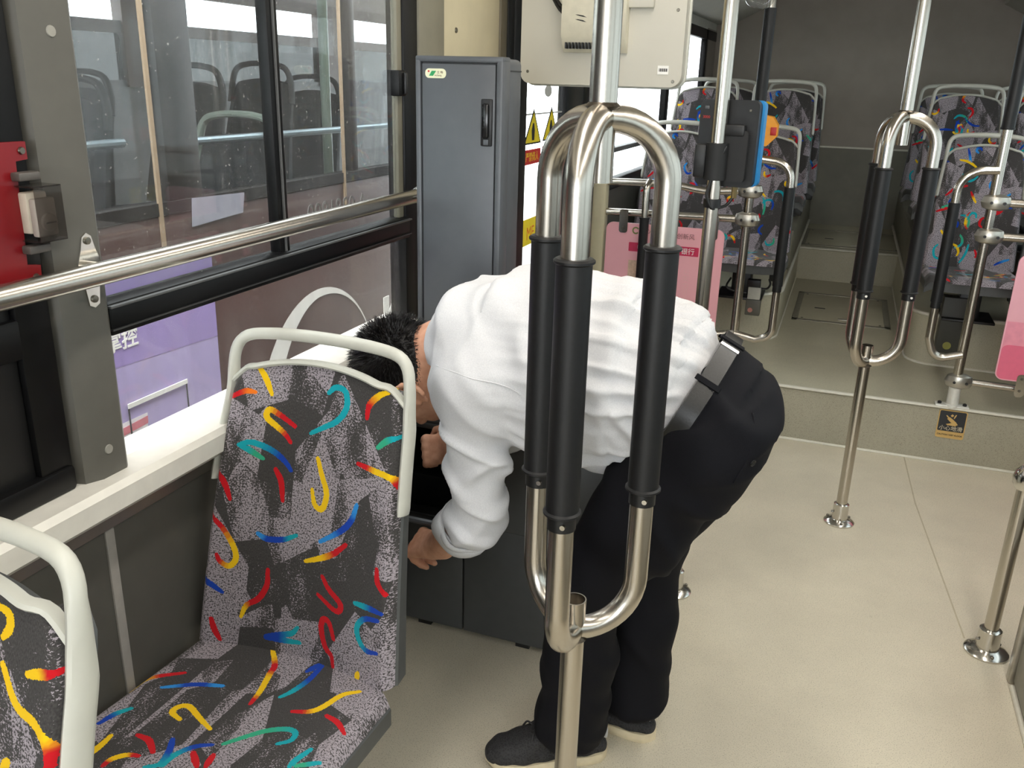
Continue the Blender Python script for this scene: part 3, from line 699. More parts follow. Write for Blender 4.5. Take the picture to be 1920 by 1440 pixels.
def trident(x, y, zb, zt, phi, R, label, s0=0.897, s1=1.275):
    t = thing('grab_pole', label, 'pole', (x, y, 0), 'three-loop grab poles')
    part('upper_pole', tube([(x, y, zt-0.085), (x, y, ZC)], TR, 22), STEEL, t)
    # lower pole with an open hollow stub above the joint
    part('lower_pole', join(tube([(x, y, 0.01), (x, y, zb-0.02)], TR, 22), lathe([(TR, zb-0.02), (TR, zb+0.055), (TR-0.002, zb+0.055), (TR-0.002, zb-0.01)], 22, (x, y, 0), caps=False)), STEEL, t)
    for k in range(3):
        a = math.radians(phi+120*k); dx, dy = R*math.cos(a), R*math.sin(a)
        pth = fillet([(x+dx*0.04, y+dy*0.04, zb), (x+dx, y+dy, zb), (x+dx, y+dy, zt), (x+dx*0.04, y+dy*0.04, zt)], 0.088, 10)
        lp = part('grab_loop', tube(pth, TR, 20), STEEL, t)
        off = (0.012 if k == 2 else 0.0)
        s = sleeve(lp, (x+dx, y+dy, s0+off), (x+dx, y+dy, s1-off*0.6)) if False else None
        b = lp
        sv = tube([(x+dx, y+dy, s0+off), (x+dx, y+dy, s1)], 0.0245, 22)
        part('grip_sleeve', sv, RUBBER, b)
        for zz in (s0+off, s1): part('sleeve_ring', tube([(x+dx, y+dy, zz-0.004), (x+dx, y+dy, zz-0.0015), (x+dx, y+dy, zz+0.0015), (x+dx, y+dy, zz+0.004)], [0.0245, 0.028, 0.028, 0.0245], 22), RUBBER, b)
        part('clamp_collar', tube([(x+dx, y+dy, s0+off-0.026), (x+dx, y+dy, s0+off)], 0.0212, 18), BLACK, b)
        part('clamp_screw', xform(lathe([(0.0048, 0), (0.004, 0.004)], 10), Matrix.Translation((x+dx+0.008, y+dy-0.020, s0+off-0.014)) @ Matrix.Rotation(math.pi/2, 4, 'X')), CHROME, b)
    for zz, sg in ((zb, 1), (zt, -1)):
        part('weld_bead', lathe([(0.018, -0.006), (0.0245, 0.0), (0.018, 0.006)], 20, (x, y, zz-0.015*sg)), mat('scorched_weld', (92, 84, 74), 0.35, 0.9, 0.3, 200), t)
    flange(t, x, y, 0.0)
    return t
trident(-0.318, 1.20, 0.648, 1.452, 30, 0.100, 'steel three-loop grab pole standing in front of the bending man')
trident(0.148, 3.114, 0.618, 1.415, 5, 0.100, 'steel three-loop grab pole standing alone on the open floor', 0.865, 1.262)

# pole that carries the ticket machine
t = thing('validator_pole', 'straight steel pole behind the man, carrying the ticket machine', 'pole', (-0.326, 2.42, 0))
part('tube', tube([(-0.326, 2.42, 0.01), (-0.326, 2.42, ZC)], TR, 22), STEEL, t)
flange(t, -0.326, 2.42, 0.0)
# short pole with a ball top by the right edge
t = thing('short_post', 'short steel post with a ball top beside the right edge', 'pole', (0.555, 2.452, 0))
part('tube', tube([(0.555, 2.452, 0.01), (0.555, 2.452, 0.53)], TR, 22), STEEL, t)
part('ball_top', lathe([(0.012, 0.505), (0.024, 0.510), (0.032, 0.523), (0.034, 0.540), (0.030, 0.558), (0.018, 0.572), (0.001, 0.576)], 24, (0.555, 2.452, 0)), CHROME, t)
flange(t, 0.555, 2.452, 0.0, 1.1)
# low grey box at the right edge
t = thing('floor_box', 'low grey panelled box at the lower right edge', 'box', (0.92, 1.2, 0))
part('body', box(0.605, XR-0.002, -0.6, 2.34, 0.0, 0.30, 0.012), mat('grey_box_panel', (150, 148, 138), 0.5), t)
part('corner_profile', box(0.592, 0.612, 2.318, 2.352, 0.0, 0.30, 0.004), ALU, t)
part('base_seal', tube([(0.600, 2.30, 0.004), (0.600, -0.6, 0.004)], 0.007, 8), WTRIM, t)

# partitions at the step
def connector(root, x, y, z):
    c = part('rail_connector', xform(lathe([(0.001, -0.031), (0.018, -0.030), (0.031, -0.022), (0.037, 0), (0.031, 0.022), (0.018, 0.030), (0.001, 0.031)], 20), Matrix.Translation((x, y, z)) @ Matrix.Diagonal((1.5, 1.0, 1.0, 1.0))), mat('cast_aluminium', (186, 182, 172), 0.32, 0.85, 0.05, 60), root)
    for dx in (-0.020, 0.026):
        part('set_screw', xform(lathe([(0.006, 0), (0.005, 0.004)], 10), Matrix.Translation((x+dx, y-0.036, z)) @ Matrix.Rotation(math.pi/2, 4, 'X')), BLACK, c)
    return c
PY = 3.884
t = thing('partition_frame', 'left steel partition with two rails and looped grab pole behind the man', 'partition', (-0.37, PY, STEP_Z), 'partition frames')
px = -0.37
part('pole', tube([(px, PY, STEP_Z), (px, PY, ZC)], TR, 18), STEEL, t)
flange(t, px, PY, STEP_Z, 0.9)
for sg in (1, -1):
    xo = px+sg*0.158
    lp = part('grab_loop', tube(fillet([(px, PY-0.012, 0.455), (px+sg*0.09, PY-0.012, 0.437), (xo, PY-0.012, 0.46), (xo, PY-0.012, 1.195), (px, PY-0.012, 1.21)], [0.0, 0.055, 0.075], 8), 0.0165, 14), STEEL, t)
    part('grip_sleeve', tube([(xo, PY-0.012, 0.685), (xo, PY-0.012, 1.10 if sg > 0 else 1.16)], 0.0215, 16), RUBBER, lp)
    part('clamp_collar', tube([(xo, PY-0.012, 0.66), (xo, PY-0.012, 0.685)], 0.019, 14), BLACK, lp)
part('grip_sleeve', tube([(px, PY, 1.383), (px, PY, 1.785)], 0.0235, 18), RUBBER, t)
part('upper_rail', tube(fillet([(-0.985, PY, 1.076), (-0.70, PY, 1.082), (-0.56, PY, 1.060), (px, PY, 1.075)], 0.3, 4), 0.016, 14), STEEL, t)
part('lower_rail', tube([(-0.985, PY, 0.944), (px, PY, 0.955)], 0.016, 14), STEEL, t)
connector(t, px, PY, 1.075); connector(t, px, PY, 0.955)
gb = part('grab_bar', tube(fillet([(-0.80, PY-0.005, 1.085), (-0.80, PY-0.05, 1.07), (-0.80, PY-0.05, 0.45), (-0.80, PY-0.005, 0.44)], 0.03, 5), 0.0155, 14), STEEL, t)
part('grip_sleeve', tube([(-0.80, PY-0.05, 0.60), (-0.80, PY-0.05, 0.935)], 0.0205, 16), RUBBER, gb)
part('sleeve_ring', tube([(-0.80, PY-0.05, 0.931), (-0.80, PY-0.05, 0.938)], 0.0235, 16), RUBBER, gb)
single('partition_post', box(-1.045, -0.985, PY-0.03, PY+0.03, STEP_Z, ZC, 0.006), CREAM, 'cream square post between the middle door and the left partition', 'post')
t = thing('partition_frame', 'right steel partition with rails and one grab loop, mounted on the step edge', 'partition', (0.545, PY, STEP_Z), 'partition frames')
px = 0.545
part('pole', tube([(px, PY, STEP_Z+0.02), (px, PY, ZC)], TR, 18), STEEL, t)
xo = 0.412
lp = part('grab_loop', tube(fillet([(px, PY-0.012, 0.478), (xo+0.03, PY-0.012, 0.445), (xo, PY-0.012, 0.53), (xo, PY-0.012, 1.205), (px, PY-0.012, 1.213)], [0.05, 0.06, 0.09], 8), 0.0165, 14), STEEL, t)
part('grip_sleeve', tube([(xo, PY-0.012, 0.685), (xo, PY-0.012, 1.082)], 0.0215, 16), RUBBER, lp)
part('clamp_collar', tube([(xo, PY-0.012, 0.66), (xo, PY-0.012, 0.685)], 0.019, 14), BLACK, lp)
part('grip_sleeve', tube([(px, PY, 1.368), (px, PY, 1.86)], 0.0235, 18), RUBBER, t)
part('sleeve_ring', tube([(px, PY, 1.362), (px, PY, 1.37)], 0.026, 18), RUBBER, t)
for z in (1.092, 0.962):
    part('rail', tube([(px, PY, z), (XR-0.002, PY, z)], 0.016, 14), STEEL, t); connector(t, px+0.012, PY, z)
part('lower_rail', tube([(px, PY, 0.362), (XR-0.002, PY, 0.352)], 0.0145, 14), STEEL, t); connector(t, px+0.008, PY, 0.362)
m = part('foot_mount', lathe([(0.030, 0.0), (0.030, 0.012), (0.024, 0.014), (0.024, 0.085), (0.02, 0.088)], 20, (px, PY, STEP_Z)), mat('white_cast_mount', (222, 220, 212), 0.4, 0.2), t)
part('mount_plate', box(px-0.065, px+0.065, PY-0.024, PY+0.024, STEP_Z, STEP_Z+0.010, 0.004), MATS['white_cast_mount'], m)
for dx in (-0.048, 0.048): part('bolt', lathe([(0.008, 0), (0.008, 0.008), (0.004, 0.011)], 10, (px+dx, PY-0.004, STEP_Z+0.010)), BLACK, m)

# pink notice boards hung on the rails
PINK = mat('pink_board', (236, 172, 180), 0.35, 0, 0.03, 6); PINKD = mat('deep_pink_print', (214, 100, 118), 0.4, 0, 0.04, 8)
CRIM = mat('crimson_print', (196, 46, 84), 0.45)
t = thing('notice_board', 'pink notice board with crimson banner hanging on the left partition', 'notice board', (-0.71, PY-0.03, 0.30), 'pink notice boards')
y = PY-0.03
part('board', prism(rrect(-0.972, -0.452, 0.33, 0.905, 0.03), (0, y+0.004, 0), (1, 0, 0), (0, 0, 1), 0.008), PINK, t)
part('lower_stripe', prism(rrect(-0.966, -0.456, 0.336, 0.47, 0.024), (0, y-0.0042, 0), (1, 0, 0), (0, 0, 1), 0.0006), PINKD, t)
b = part('banner', prism(rrect(-0.865, -0.555, 0.782, 0.822, 0.003), (0, y-0.0042, 0), (1, 0, 0), (0, 0, 1), 0.0006), CRIM, t)
text('banner_lettering', '中国', 0.030, (-0.828, y-0.0052, 0.791), (1, 0, 0), (0, 0, 1), WHITEP, b, 0.0002)
text('banner_lettering', '银行', 0.030, (-0.632, y-0.0052, 0.791), (1, 0, 0), (0, 0, 1), WHITEP, b, 0.0002)
text('header_lettering', '创新风', 0.026, (-0.655, y-0.0046, 0.856), (1, 0, 0), (0, 0, 1), mat('maroon_print', (120, 70, 70), 0.5), t, 0.0002)
text('header_lettering', '精心', 0.022, (-0.815, y-0.0046, 0.868), (1, 0, 0), (0, 0, 1), MATS['maroon_print'], t, 0.0002)
lg = part('round_logo', tube([(-0.838+0.013*math.cos(a), y-0.0047, 0.875+0.013*math.sin(a)) for a in np.linspace(0.5, 5.6, 14)], 0.0035, 6, ry=0.0008, up=(0, 1, 0)), mat('olive_logo', (120, 130, 70), 0.5), t)
pc = part('picture_panel', prism(rrect(-0.862, -0.755, 0.40, 0.742, 0.002), (0, y-0.0042, 0), (1, 0, 0), (0, 0, 1), 0.0005), mat('tan_print', (204, 172, 148), 0.5, 0, 0.15, 90), t)
part('picture_mark', prism(rrect(-0.79, -0.755, 0.60, 0.665, 0.002), (0, y-0.0048, 0), (1, 0, 0), (0, 0, 1), 0.0005), REDP, pc)
vt = mat('pale_pink_print', (232, 178, 180), 0.5)
text('vertical_lettering', '以\n实\n力\n见\n未\n来', 0.030, (-0.615, y-0.0046, 0.70), (1, 0, 0), (0, 0, 1), vt, t, 0.0002)
text('vertical_lettering', '专\n业\n服\n务\n用\n心\n同\n行\n共\n享', 0.016, (-0.655, y-0.0046, 0.71), (1, 0, 0), (0, 0, 1), vt, t, 0.0002)
for x in (-0.895, -0.50):
    c = part('hanging_clip', prism(rrect(x-0.019, x+0.019, 0.862, 0.965, 0.012), (0, y-0.006, 0), (1, 0, 0), (0, 0, 1), 0.004), CHROME, t)
    part('clip_screw', xform(lathe([(0.006, 0), (0.005, 0.003)], 10), Matrix.Translation((x, y-0.010, 0.885)) @ Matrix.Rotation(math.pi/2, 4, 'X')), SCREW, c)
t = thing('notice_board', 'pink notice board with deep pink lower half at the right edge', 'notice board', (0.92, PY-0.03, 0.36), 'pink notice boards')
PINKL = mat('pink_board_right', (240, 176, 188), 0.35, 0, 0.03, 6); PINKR = mat('rose_print', (232, 110, 138), 0.4, 0, 0.03)
part('board', prism(rrect(0.672, 1.18, 0.398, 0.905, 0.03), (0, y+0.004, 0), (1, 0, 0), (0, 0, 1), 0.008), PINKL, t)
part('lower_stripe', prism(rrect(0.677, 1.175, 0.403, 0.545, 0.024), (0, y-0.0042, 0), (1, 0, 0), (0, 0, 1), 0.0006), PINKR, t)
part('middle_stripe', prism(rrect(0.677, 1.175, 0.515, 0.64, 0.002), (0, y-0.0041, 0), (1, 0, 0), (0, 0, 1), 0.0004), mat('mid_pink_print', (236, 150, 168), 0.4), t)
for x in (0.77, 1.08):
    c = part('hanging_clip', prism(rrect(x-0.017, x+0.017, 0.335, 0.43, 0.014), (0, y-0.006, 0), (1, 0, 0), (0, 0, 1), 0.004), CHROME, t)
    for z in (0.412, 0.362): part('clip_screw', xform(lathe([(0.006, 0), (0.005, 0.003)], 10), Matrix.Translation((x, y-0.010, z)) @ Matrix.Rotation(math.pi/2, 4, 'X')), SCREW, c)

# yellow stop button on the left partition pole
t = thing('stop_button', 'yellow stop button with a red push key on the left partition pole', 'button', (-0.33, PY-0.02, 1.262))
part('case', prism([(-0.358, 1.258), (-0.322, 1.262), (-0.286, 1.30), (-0.286, 1.345), (-0.308, 1.376), (-0.352, 1.384)], (0, PY+0.025, 0), (1, 0, 0), (0, 0, 1), 0.072), mat('amber_plastic', (240, 160, 24), 0.4), t)
part('push_key', box(-0.312, -0.289, PY-0.052, PY-0.045, 1.305, 1.337, 0.002), mat('red_key', (190, 40, 40), 0.4), t)

# ticket machine held on the pole, seen from behind
dm = Matrix.Translation((-0.305, 2.452, 1.35)) @ Matrix.Rotation(math.radians(-9), 4, 'Z') @ Matrix.Rotation(math.radians(0), 4, 'X')
D = lambda vf: xform(vf, dm)
t = thing('ticket_machine', 'black ticket machine with a blue rim clamped on the pole', 'ticket machine', (-0.305, 2.45, 1.24))
pl = lambda a, b, c, d, r: rrect(a, b, c, d, r)
part('back_case', D(prism(pl(-0.078, 0.078, -0.11, 0.11, 0.016), (0, 0.020, 0), (1, 0, 0), (0, 0, 1), 0.032)), BLACK, t)
part('blue_rim', D(prism(pl(-0.070, 0.085, -0.1095, 0.1095, 0.016), (0, 0.042, 0), (1, 0, 0), (0, 0, 1), 0.026)), mat('bright_blue_plastic', (34, 132, 196), 0.35), t)
part('lower_block', D(prism(pl(-0.035, 0.060, -0.095, 0.035, 0.01), (0, -0.012, 0), (1, 0, 0), (0, 0, 1), 0.016)), mat('matt_black_plastic', (28, 28, 29), 0.6), t)
part('hinge_block', D(box(-0.01, 0.05, -0.032, -0.010, 0.02, 0.05, 0.006)), BLACK, t)
part('status_lens', D(lathe([(0.006, 0), (0.006, 0.002)], 10, (0, 0, 0)) and box(-0.066, -0.054, -0.0135, -0.011, 0.085, 0.094, 0.002)), mat('grey_lens', (90, 92, 94), 0.2), t)
for dx, dz in ((0.055, 0.085), (0.052, -0.05), (-0.025, -0.085)): part('screw', D(box(dx-0.003, dx+0.003, -0.014, -0.011, dz-0.003, dz+0.003, 0.001)), SCREW, t)
text('model_lettering', '3000', 0.010, tuple(dm @ Vector((-0.070, -0.0125, 0.062))), tuple(dm.to_3x3() @ Vector((1, 0, 0))), (0, 0, 1), REDP, t, 0.0002)
cl = part('pole_clamp', lathe([(0.0195, 1.258), (0.029, 1.258), (0.029, 1.352), (0.0195, 1.352)], 20, (-0.326, 2.42, 0), caps=False), mat('matt_black_plastic', (28, 28, 29), 0.6), t)
part('clamp_side', box(-0.383, -0.352, 2.405, 2.44, 1.262, 1.348, 0.006), BLACK, t)
part('cable_plug', D(tube([(0.03, 0.004, -0.108), (0.03, 0.004, -0.140)], 0.008, 10)), mat('brass_plug', (120, 104, 70), 0.4, 0.7), t)
single('machine_cable', tube(fillet([(-0.272, 2.452, 1.218), (-0.29, 2.445, 1.19), (-0.325, 2.397, 1.180), (-0.340, 2.394, 1.22), (-0.322, 2.398, 1.30), (-0.30, 2.405, 1.345)], 0.02, 4), 0.0042, 8), BLACK, 'thin black cable looping from the ticket machine to its pole', 'cable')
single('cable_band', lathe([(0.0195, 1.185), (0.0235, 1.186), (0.0235, 1.208), (0.0195, 1.209)], 18, (-0.326, 2.42, 0), caps=False), BLACK, 'black band strapped round the pole under the ticket machine', 'band')

# clear plastic hanging grip at the top of the picture
t = thing('hanging_grip', 'clear plastic grip hanging at the top edge above the yellow button', 'hanging grip', (-0.40, 3.78, 1.78))
CLR = glass('clear_plastic', (0.82, 0.84, 0.84), dirt=0.25, dirtcol=(0.8, 0.8, 0.8))
part('grip_body', tube(fillet([(-0.445, 3.78, 1.86), (-0.445, 3.78, 1.80), (-0.372, 3.78, 1.785), (-0.355, 3.78, 1.86)], 0.025, 5), 0.017, 12), CLR, t)
part('strap', box(-0.412, -0.388, 3.775, 3.785, 1.85, ZC, 0.002), BLACK, t)

# television hanging from the ceiling, its back towards us
t = thing('ceiling_television', 'white backed television hanging from the ceiling near the middle door', 'television', (-0.76, 2.8, 1.48))
WTV = mat('white_tv_back', (194, 190, 177), 0.4, 0, 0.02, 8)
part('casing', prism(rrect(-1.02, -0.505, 1.483, 1.80, 0.035), (0, 2.85, 0), (1, 0, 0), (0, 0, 1), 0.05), WTV, t)
part('casing_edge', prism(rrect(-1.026, -0.499, 1.477, 1.806, 0.04), (0, 2.862, 0), (1, 0, 0), (0, 0, 1), 0.014), LGREY, t)
vb = part('vent_block', prism([(0.0, 0.0), (0.0, 0.16), (-0.045, 0.16), (-0.045, 0.05), (-0.012, 0.0)], (-0.875, 2.80, 1.578), (0, 1, 0), (0, 0, 1), 0.20), mat('ivory_vent_block', (206, 200, 180), 0.45), t)
for k in range(11):
    part('vent_slot', box(-0.862+k*0.0105, -0.857+k*0.0105, 2.758, 2.80, 1.588, 1.606), BLACK, vb)
part('upper_plate', box(-0.86, -0.60, 2.782, 2.80, 1.705, 1.80, 0.004), WTV, t)
part('ceiling_bracket', box(-0.80, -0.70, 2.80, 2.86, 1.78, ZC, 0.008), LGREY, t)
lb = part('paper_label', box(-0.578, -0.545, 2.7985, 2.8002, 1.520, 1.545), WHITEP, t)
for k in range(9): part('barcode_bar', box(-0.574+k*0.003, -0.5725+k*0.003+0.001*(k % 2), 2.798, 2.7986, 1.528, 1.537), BLACKP, lb)
for x, z in ((-0.995, 1.52), (-0.53, 1.50), (-0.73, 1.495), (-0.53, 1.70)):
    part('screw', xform(lathe([(0.005, 0), (0.004, 0.002)], 10), Matrix.Translation((x, 2.8, z)) @ Matrix.Rotation(math.pi/2, 4, 'X')), SCREW, t)
for k, dz in enumerate((0.0, 0.013)):
    part('power_cable', tube(resample([(-0.93, 2.785, 1.76+dz), (-0.875, 2.765, 1.69+dz), (-0.80, 2.76, 1.665+dz), (-0.74, 2.77, 1.66+dz), (-0.70, 2.775, 1.69)], 20), 0.0055, 8), BLACK, t)
part('cable_knot', lathe([(0.004, -0.012), (0.014, -0.006), (0.014, 0.006), (0.004, 0.012)], 12, (-0.735, 2.772, 1.655)), mat('loom_tape', (70, 62, 54), 0.6), t)

# ------------------------------------------------------------------ locker and low cabinet
t = thing('locker', 'tall slate grey steel locker with a recessed handle on its door', 'locker', (-0.867, 2.03, 0.64))
lx0, lx1, ly, lz0, lz1 = -0.976, -0.756, 1.962, 0.642, 1.543
part('carcass', box(lx0+0.004, lx1-0.004, ly+0.012, 2.105, lz0, lz1-0.003, 0.014, 3), LOCK, t)
fr = part('front_frame', join(box(lx0, lx1, ly, ly+0.05, lz1-0.014, lz1, 0.004), box(lx0, lx0+0.014, ly, ly+0.05, lz0, lz1-0.006, 0.004), box(lx1-0.016, lx1, ly, ly+0.05, lz0, lz1-0.006, 0.004), box(lx0, lx1, ly, ly+0.05, lz0, lz0+0.014, 0.004)), LOCK, t)
part('door_gap', box(lx0+0.012, lx1-0.014, ly+0.010, ly+0.014, lz0+0.012, lz1-0.012), BLACK, t)
dr = part('door', box(lx0+0.0165, lx1-0.0185, ly+0.002, ly+0.016, lz0+0.016, lz1-0.0165, 0.003), LOCK, t)
hd = part('handle', box(-0.808, -0.780, ly-0.003, ly+0.006, 1.347, 1.452, 0.003), BLACK, dr)
part('handle_grip', box(-0.8025, -0.786, ly-0.011, ly-0.002, 1.365, 1.442, 0.005), mat('gloss_black', (14, 14, 15), 0.2), dr)
part('handle_recess', box(-0.800, -0.788, ly-0.0042, ly-0.0028, 1.350, 1.362, 0.0005), LOCK, dr)
st = part('brand_sticker', prism(rrect(-0.950, -0.897, 1.494, 1.515, 0.0095), (0, ly+0.002, 0), (1, 0, 0), (0, 0, 1), 0.0012), mat('cream_sticker', (226, 224, 190), 0.45), dr)
part('green_mark', prism([(-0.940, 1.499), (-0.930, 1.499), (-0.922, 1.510), (-0.933, 1.510)], (0, ly+0.0008, 0), (1, 0, 0), (0, 0, 1), 0.0008), mat('green_print', (34, 150, 84), 0.5), dr)
part('red_mark', prism([(-0.943, 1.507), (-0.939, 1.507), (-0.939, 1.511), (-0.943, 1.511)], (0, ly+0.0008, 0), (1, 0, 0), (0, 0, 1), 0.0008), REDP, dr)
text('sticker_lettering', '王 畅', 0.0068, (-0.920, ly+0.0006, 1.5045), (1, 0, 0), (0, 0, 1), mat('brown_print', (110, 84, 60), 0.5), dr, 0.0002)
text('sticker_lettering', 'wchang', 0.0058, (-0.926, ly+0.0006, 1.4985), (1, 0, 0), (0, 0, 1), MATS['brown_print'], dr, 0.0002)
part('side_seam', box(lx1-0.0045, lx1-0.0035, ly+0.03, 2.095, lz1-0.031, lz1-0.028), BLACK, t)

t = thing('low_cabinet', 'low dark grey steel cabinet with an opened compartment, behind the man', 'cabinet', (-0.70, 2.2, 0))
cx0, cx1, cy, cyb, ct = -1.085, -0.385, 1.962, 2.46, 0.642
ox0, ox1, oz0, oz1 = -1.062, -0.80, 0.352, 0.612
part('top_panel', box(cx0, cx1, cy, cyb, ct-0.012, ct, 0.004), LOCKD, t)
part('side_panel', box(cx1-0.014, cx1, cy, cyb, 0.012, ct-0.012, 0.003), LGREY, t)
part('side_panel', box(cx0, cx0+0.014, cy, cyb, 0.012, ct-0.012, 0.003), LOCKD, t)
part('back_panel', box(cx0, cx1, cyb-0.012, cyb, 0.012, ct-0.012), LOCKD, t)
part('bottom_panel', box(cx0, cx1, cy+0.02, cyb, 0.012, 0.024), LOCKD, t)
part('plinth', box(cx0+0.03, cx1-0.03, cy+0.03, cyb-0.03, 0.0, 0.014), BLACK, t)
part('front_panel', box(cx0, -0.845, cy, cy+0.014, 0.014, oz0, 0.002), LOCKD, t)
part('front_panel', box(-0.841, cx1, cy, cy+0.014, 0.014, oz0, 0.002), LOCKD, t)
part('front_panel', box(ox1, cx1, cy, cy+0.014, oz0, ct-0.012, 0.002), LOCKD, t)
part('front_strip', box(cx0, ox0, cy, cy+0.014, oz0, ct-0.012), LOCKD, t)
part('front_strip', box(ox0, ox1, cy, cy+0.014, oz1, ct-0.012, 0.002), LOCKD, t)
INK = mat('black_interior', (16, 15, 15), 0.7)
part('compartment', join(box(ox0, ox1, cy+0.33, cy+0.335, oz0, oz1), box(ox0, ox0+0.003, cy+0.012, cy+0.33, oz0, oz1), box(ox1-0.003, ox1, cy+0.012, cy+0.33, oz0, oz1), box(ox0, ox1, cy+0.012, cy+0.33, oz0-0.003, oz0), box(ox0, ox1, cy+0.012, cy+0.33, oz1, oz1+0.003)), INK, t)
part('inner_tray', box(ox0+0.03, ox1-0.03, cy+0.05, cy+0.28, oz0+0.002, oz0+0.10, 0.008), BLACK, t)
fa, fb = np.array([0, cy-0.002, oz0+0.004]), np.array([0, 1.745, 0.470])
fl = part('drop_flap', prism([(fa[1], fa[2]), (fa[1], fa[2]-0.016), (fb[1], fb[2]-0.016), (fb[1], fb[2])], (ox0+0.004, 0, 0), (0, 1, 0), (0, 0, 1), ox1-ox0-0.008), INK, t)
part('flap_edge', tube([(ox0+0.004, fb[1]-0.004, fb[2]-0.006), (ox1-0.004, fb[1]-0.004, fb[2]-0.006)], 0.008, 8), LOCK, fl)
for k in range(3): part('foot', box(cx0+0.1+0.3*k, cx0+0.14+0.3*k, cy+0.005, cy+0.04, 0.0, 0.014), BLACK, t)

# ------------------------------------------------------------------ left wall fittings
t = thing('wall_handrail', 'steel handrail running along the left wall under the window', 'handrail', (-1.03, 1.0, 1.19))
part('tube', tube([(-1.03, -1.2, 1.205), (-1.03, 2.10, 1.206)], 0.0175, 20), STEEL, t)
for yy in (1.031, -0.8):
    b = part('bracket', prism([(yy-0.014, 1.175), (yy-0.010, 1.148), (yy, 1.143), (yy+0.010, 1.148), (yy+0.014, 1.175), (yy+0.022, 1.19), (yy+0.022, 1.215), (yy+0.014, 1.235), (yy+0.009, 1.254), (yy, 1.260), (yy-0.009, 1.254), (yy-0.014, 1.235), (yy-0.022, 1.215), (yy-0.022, 1.19)], (XL+0.0245, 0, 0), (0, 1, 0), (0, 0, 1), 0.003), CHROME, t)
    part('bracket_stem', tube([(XL+0.024, yy, 1.205), (-1.035, yy, 1.205)], 0.012, 12), CHROME, b)
    for zz in (1.157, 1.248):
        sc = xform(lathe([(0.0062, 0), (0.0055, 0.003), (0.002, 0.0036)], 14), Matrix.Translation((XL+0.0275, yy, zz)) @ Matrix.Rotation(math.pi/2, 4, 'Y'))
        part('screw', sc, SCREW, b)
part('end_cup', lathe([(0.02, 0), (0.02, 0.03)], 16, (0, 0, 0)) and tube([(-1.03, 2.085, 1.206), (-1.03, 2.115, 1.206)], 0.022, 16), CHROME, t)
RED = mat('red_enamel', (126, 13, 22), 0.35, 0, 0.05, 20)
t = thing('hammer_holder', 'red emergency hammer plate on the black frame at the left edge', 'hammer holder', (XL+0.01, 0.88, 1.19))
part('plate', prism([(0.80, 1.400), (0.957, 1.398), (0.957, 1.374), (0.937, 1.372), (0.930, 1.228), (0.952, 1.224), (0.950, 1.190), (0.80, 1.192)], (XL+0.008, 0, 0), (0, 1, 0), (0, 0, 1), 0.008), RED, t)
for yy, zz in ((0.948, 1.386), (0.941, 1.208)):
    part('screw', xform(lathe([(0.0055, 0), (0.0045, 0.003)], 12), Matrix.Translation((XL+0.0165, yy, zz)) @ Matrix.Rotation(math.pi/2, 4, 'Y')), SCREW, t)
part('hammer_grip', tube([(XL+0.03, 0.84, 1.23), (XL+0.03, 0.86, 1.37)], 0.011, 12), RED, t)
t = thing('call_switch', 'ivory round-key switch under a smoky cover beside the red plate', 'switch', (XL+0.03, 0.945, 1.26))
sx = XL+0.012
IV = mat('ivory_plastic', (206, 198, 182), 0.4)
part('back_box', box(sx, sx+0.018, 0.932, 0.968, 1.272, 1.330, 0.003), IV, t)
part('key_plate', box(sx+0.018, sx+0.03, 0.934, 0.970, 1.268, 1.322, 0.003), mat('grey_switch_plate', (170, 164, 154), 0.4), t)
k = part('round_key', xform(lathe([(0.013, 0), (0.0125, 0.004), (0.011, 0.005)], 24), Matrix.Translation((sx+0.03, 0.953, 1.288)) @ Matrix.Rotation(math.pi/2, 4, 'Y')), mat('grey_switch_plate', (170, 164, 154), 0.4), t)
part('key_slot', box(sx+0.0345, sx+0.0358, 0.944, 0.962, 1.2868, 1.2888), SCREW, k)
SMK = glass('smoky_cover', (0.55, 0.53, 0.52), dirt=0.1)
part('cover', join(box(sx+0.038, sx+0.040, 0.928, 0.974, 1.262, 1.340), box(sx, sx+0.04, 0.928, 0.974, 1.338, 1.340), box(sx, sx+0.04, 0.928, 0.974, 1.262, 1.264)), SMK, t)
for zz in (1.352, 1.250): part('cover_tab', box(sx, sx+0.02, 0.925, 0.962, zz-0.006, zz+0.006, 0.003), mat('grey_tab', (88, 84, 80), 0.4), t)

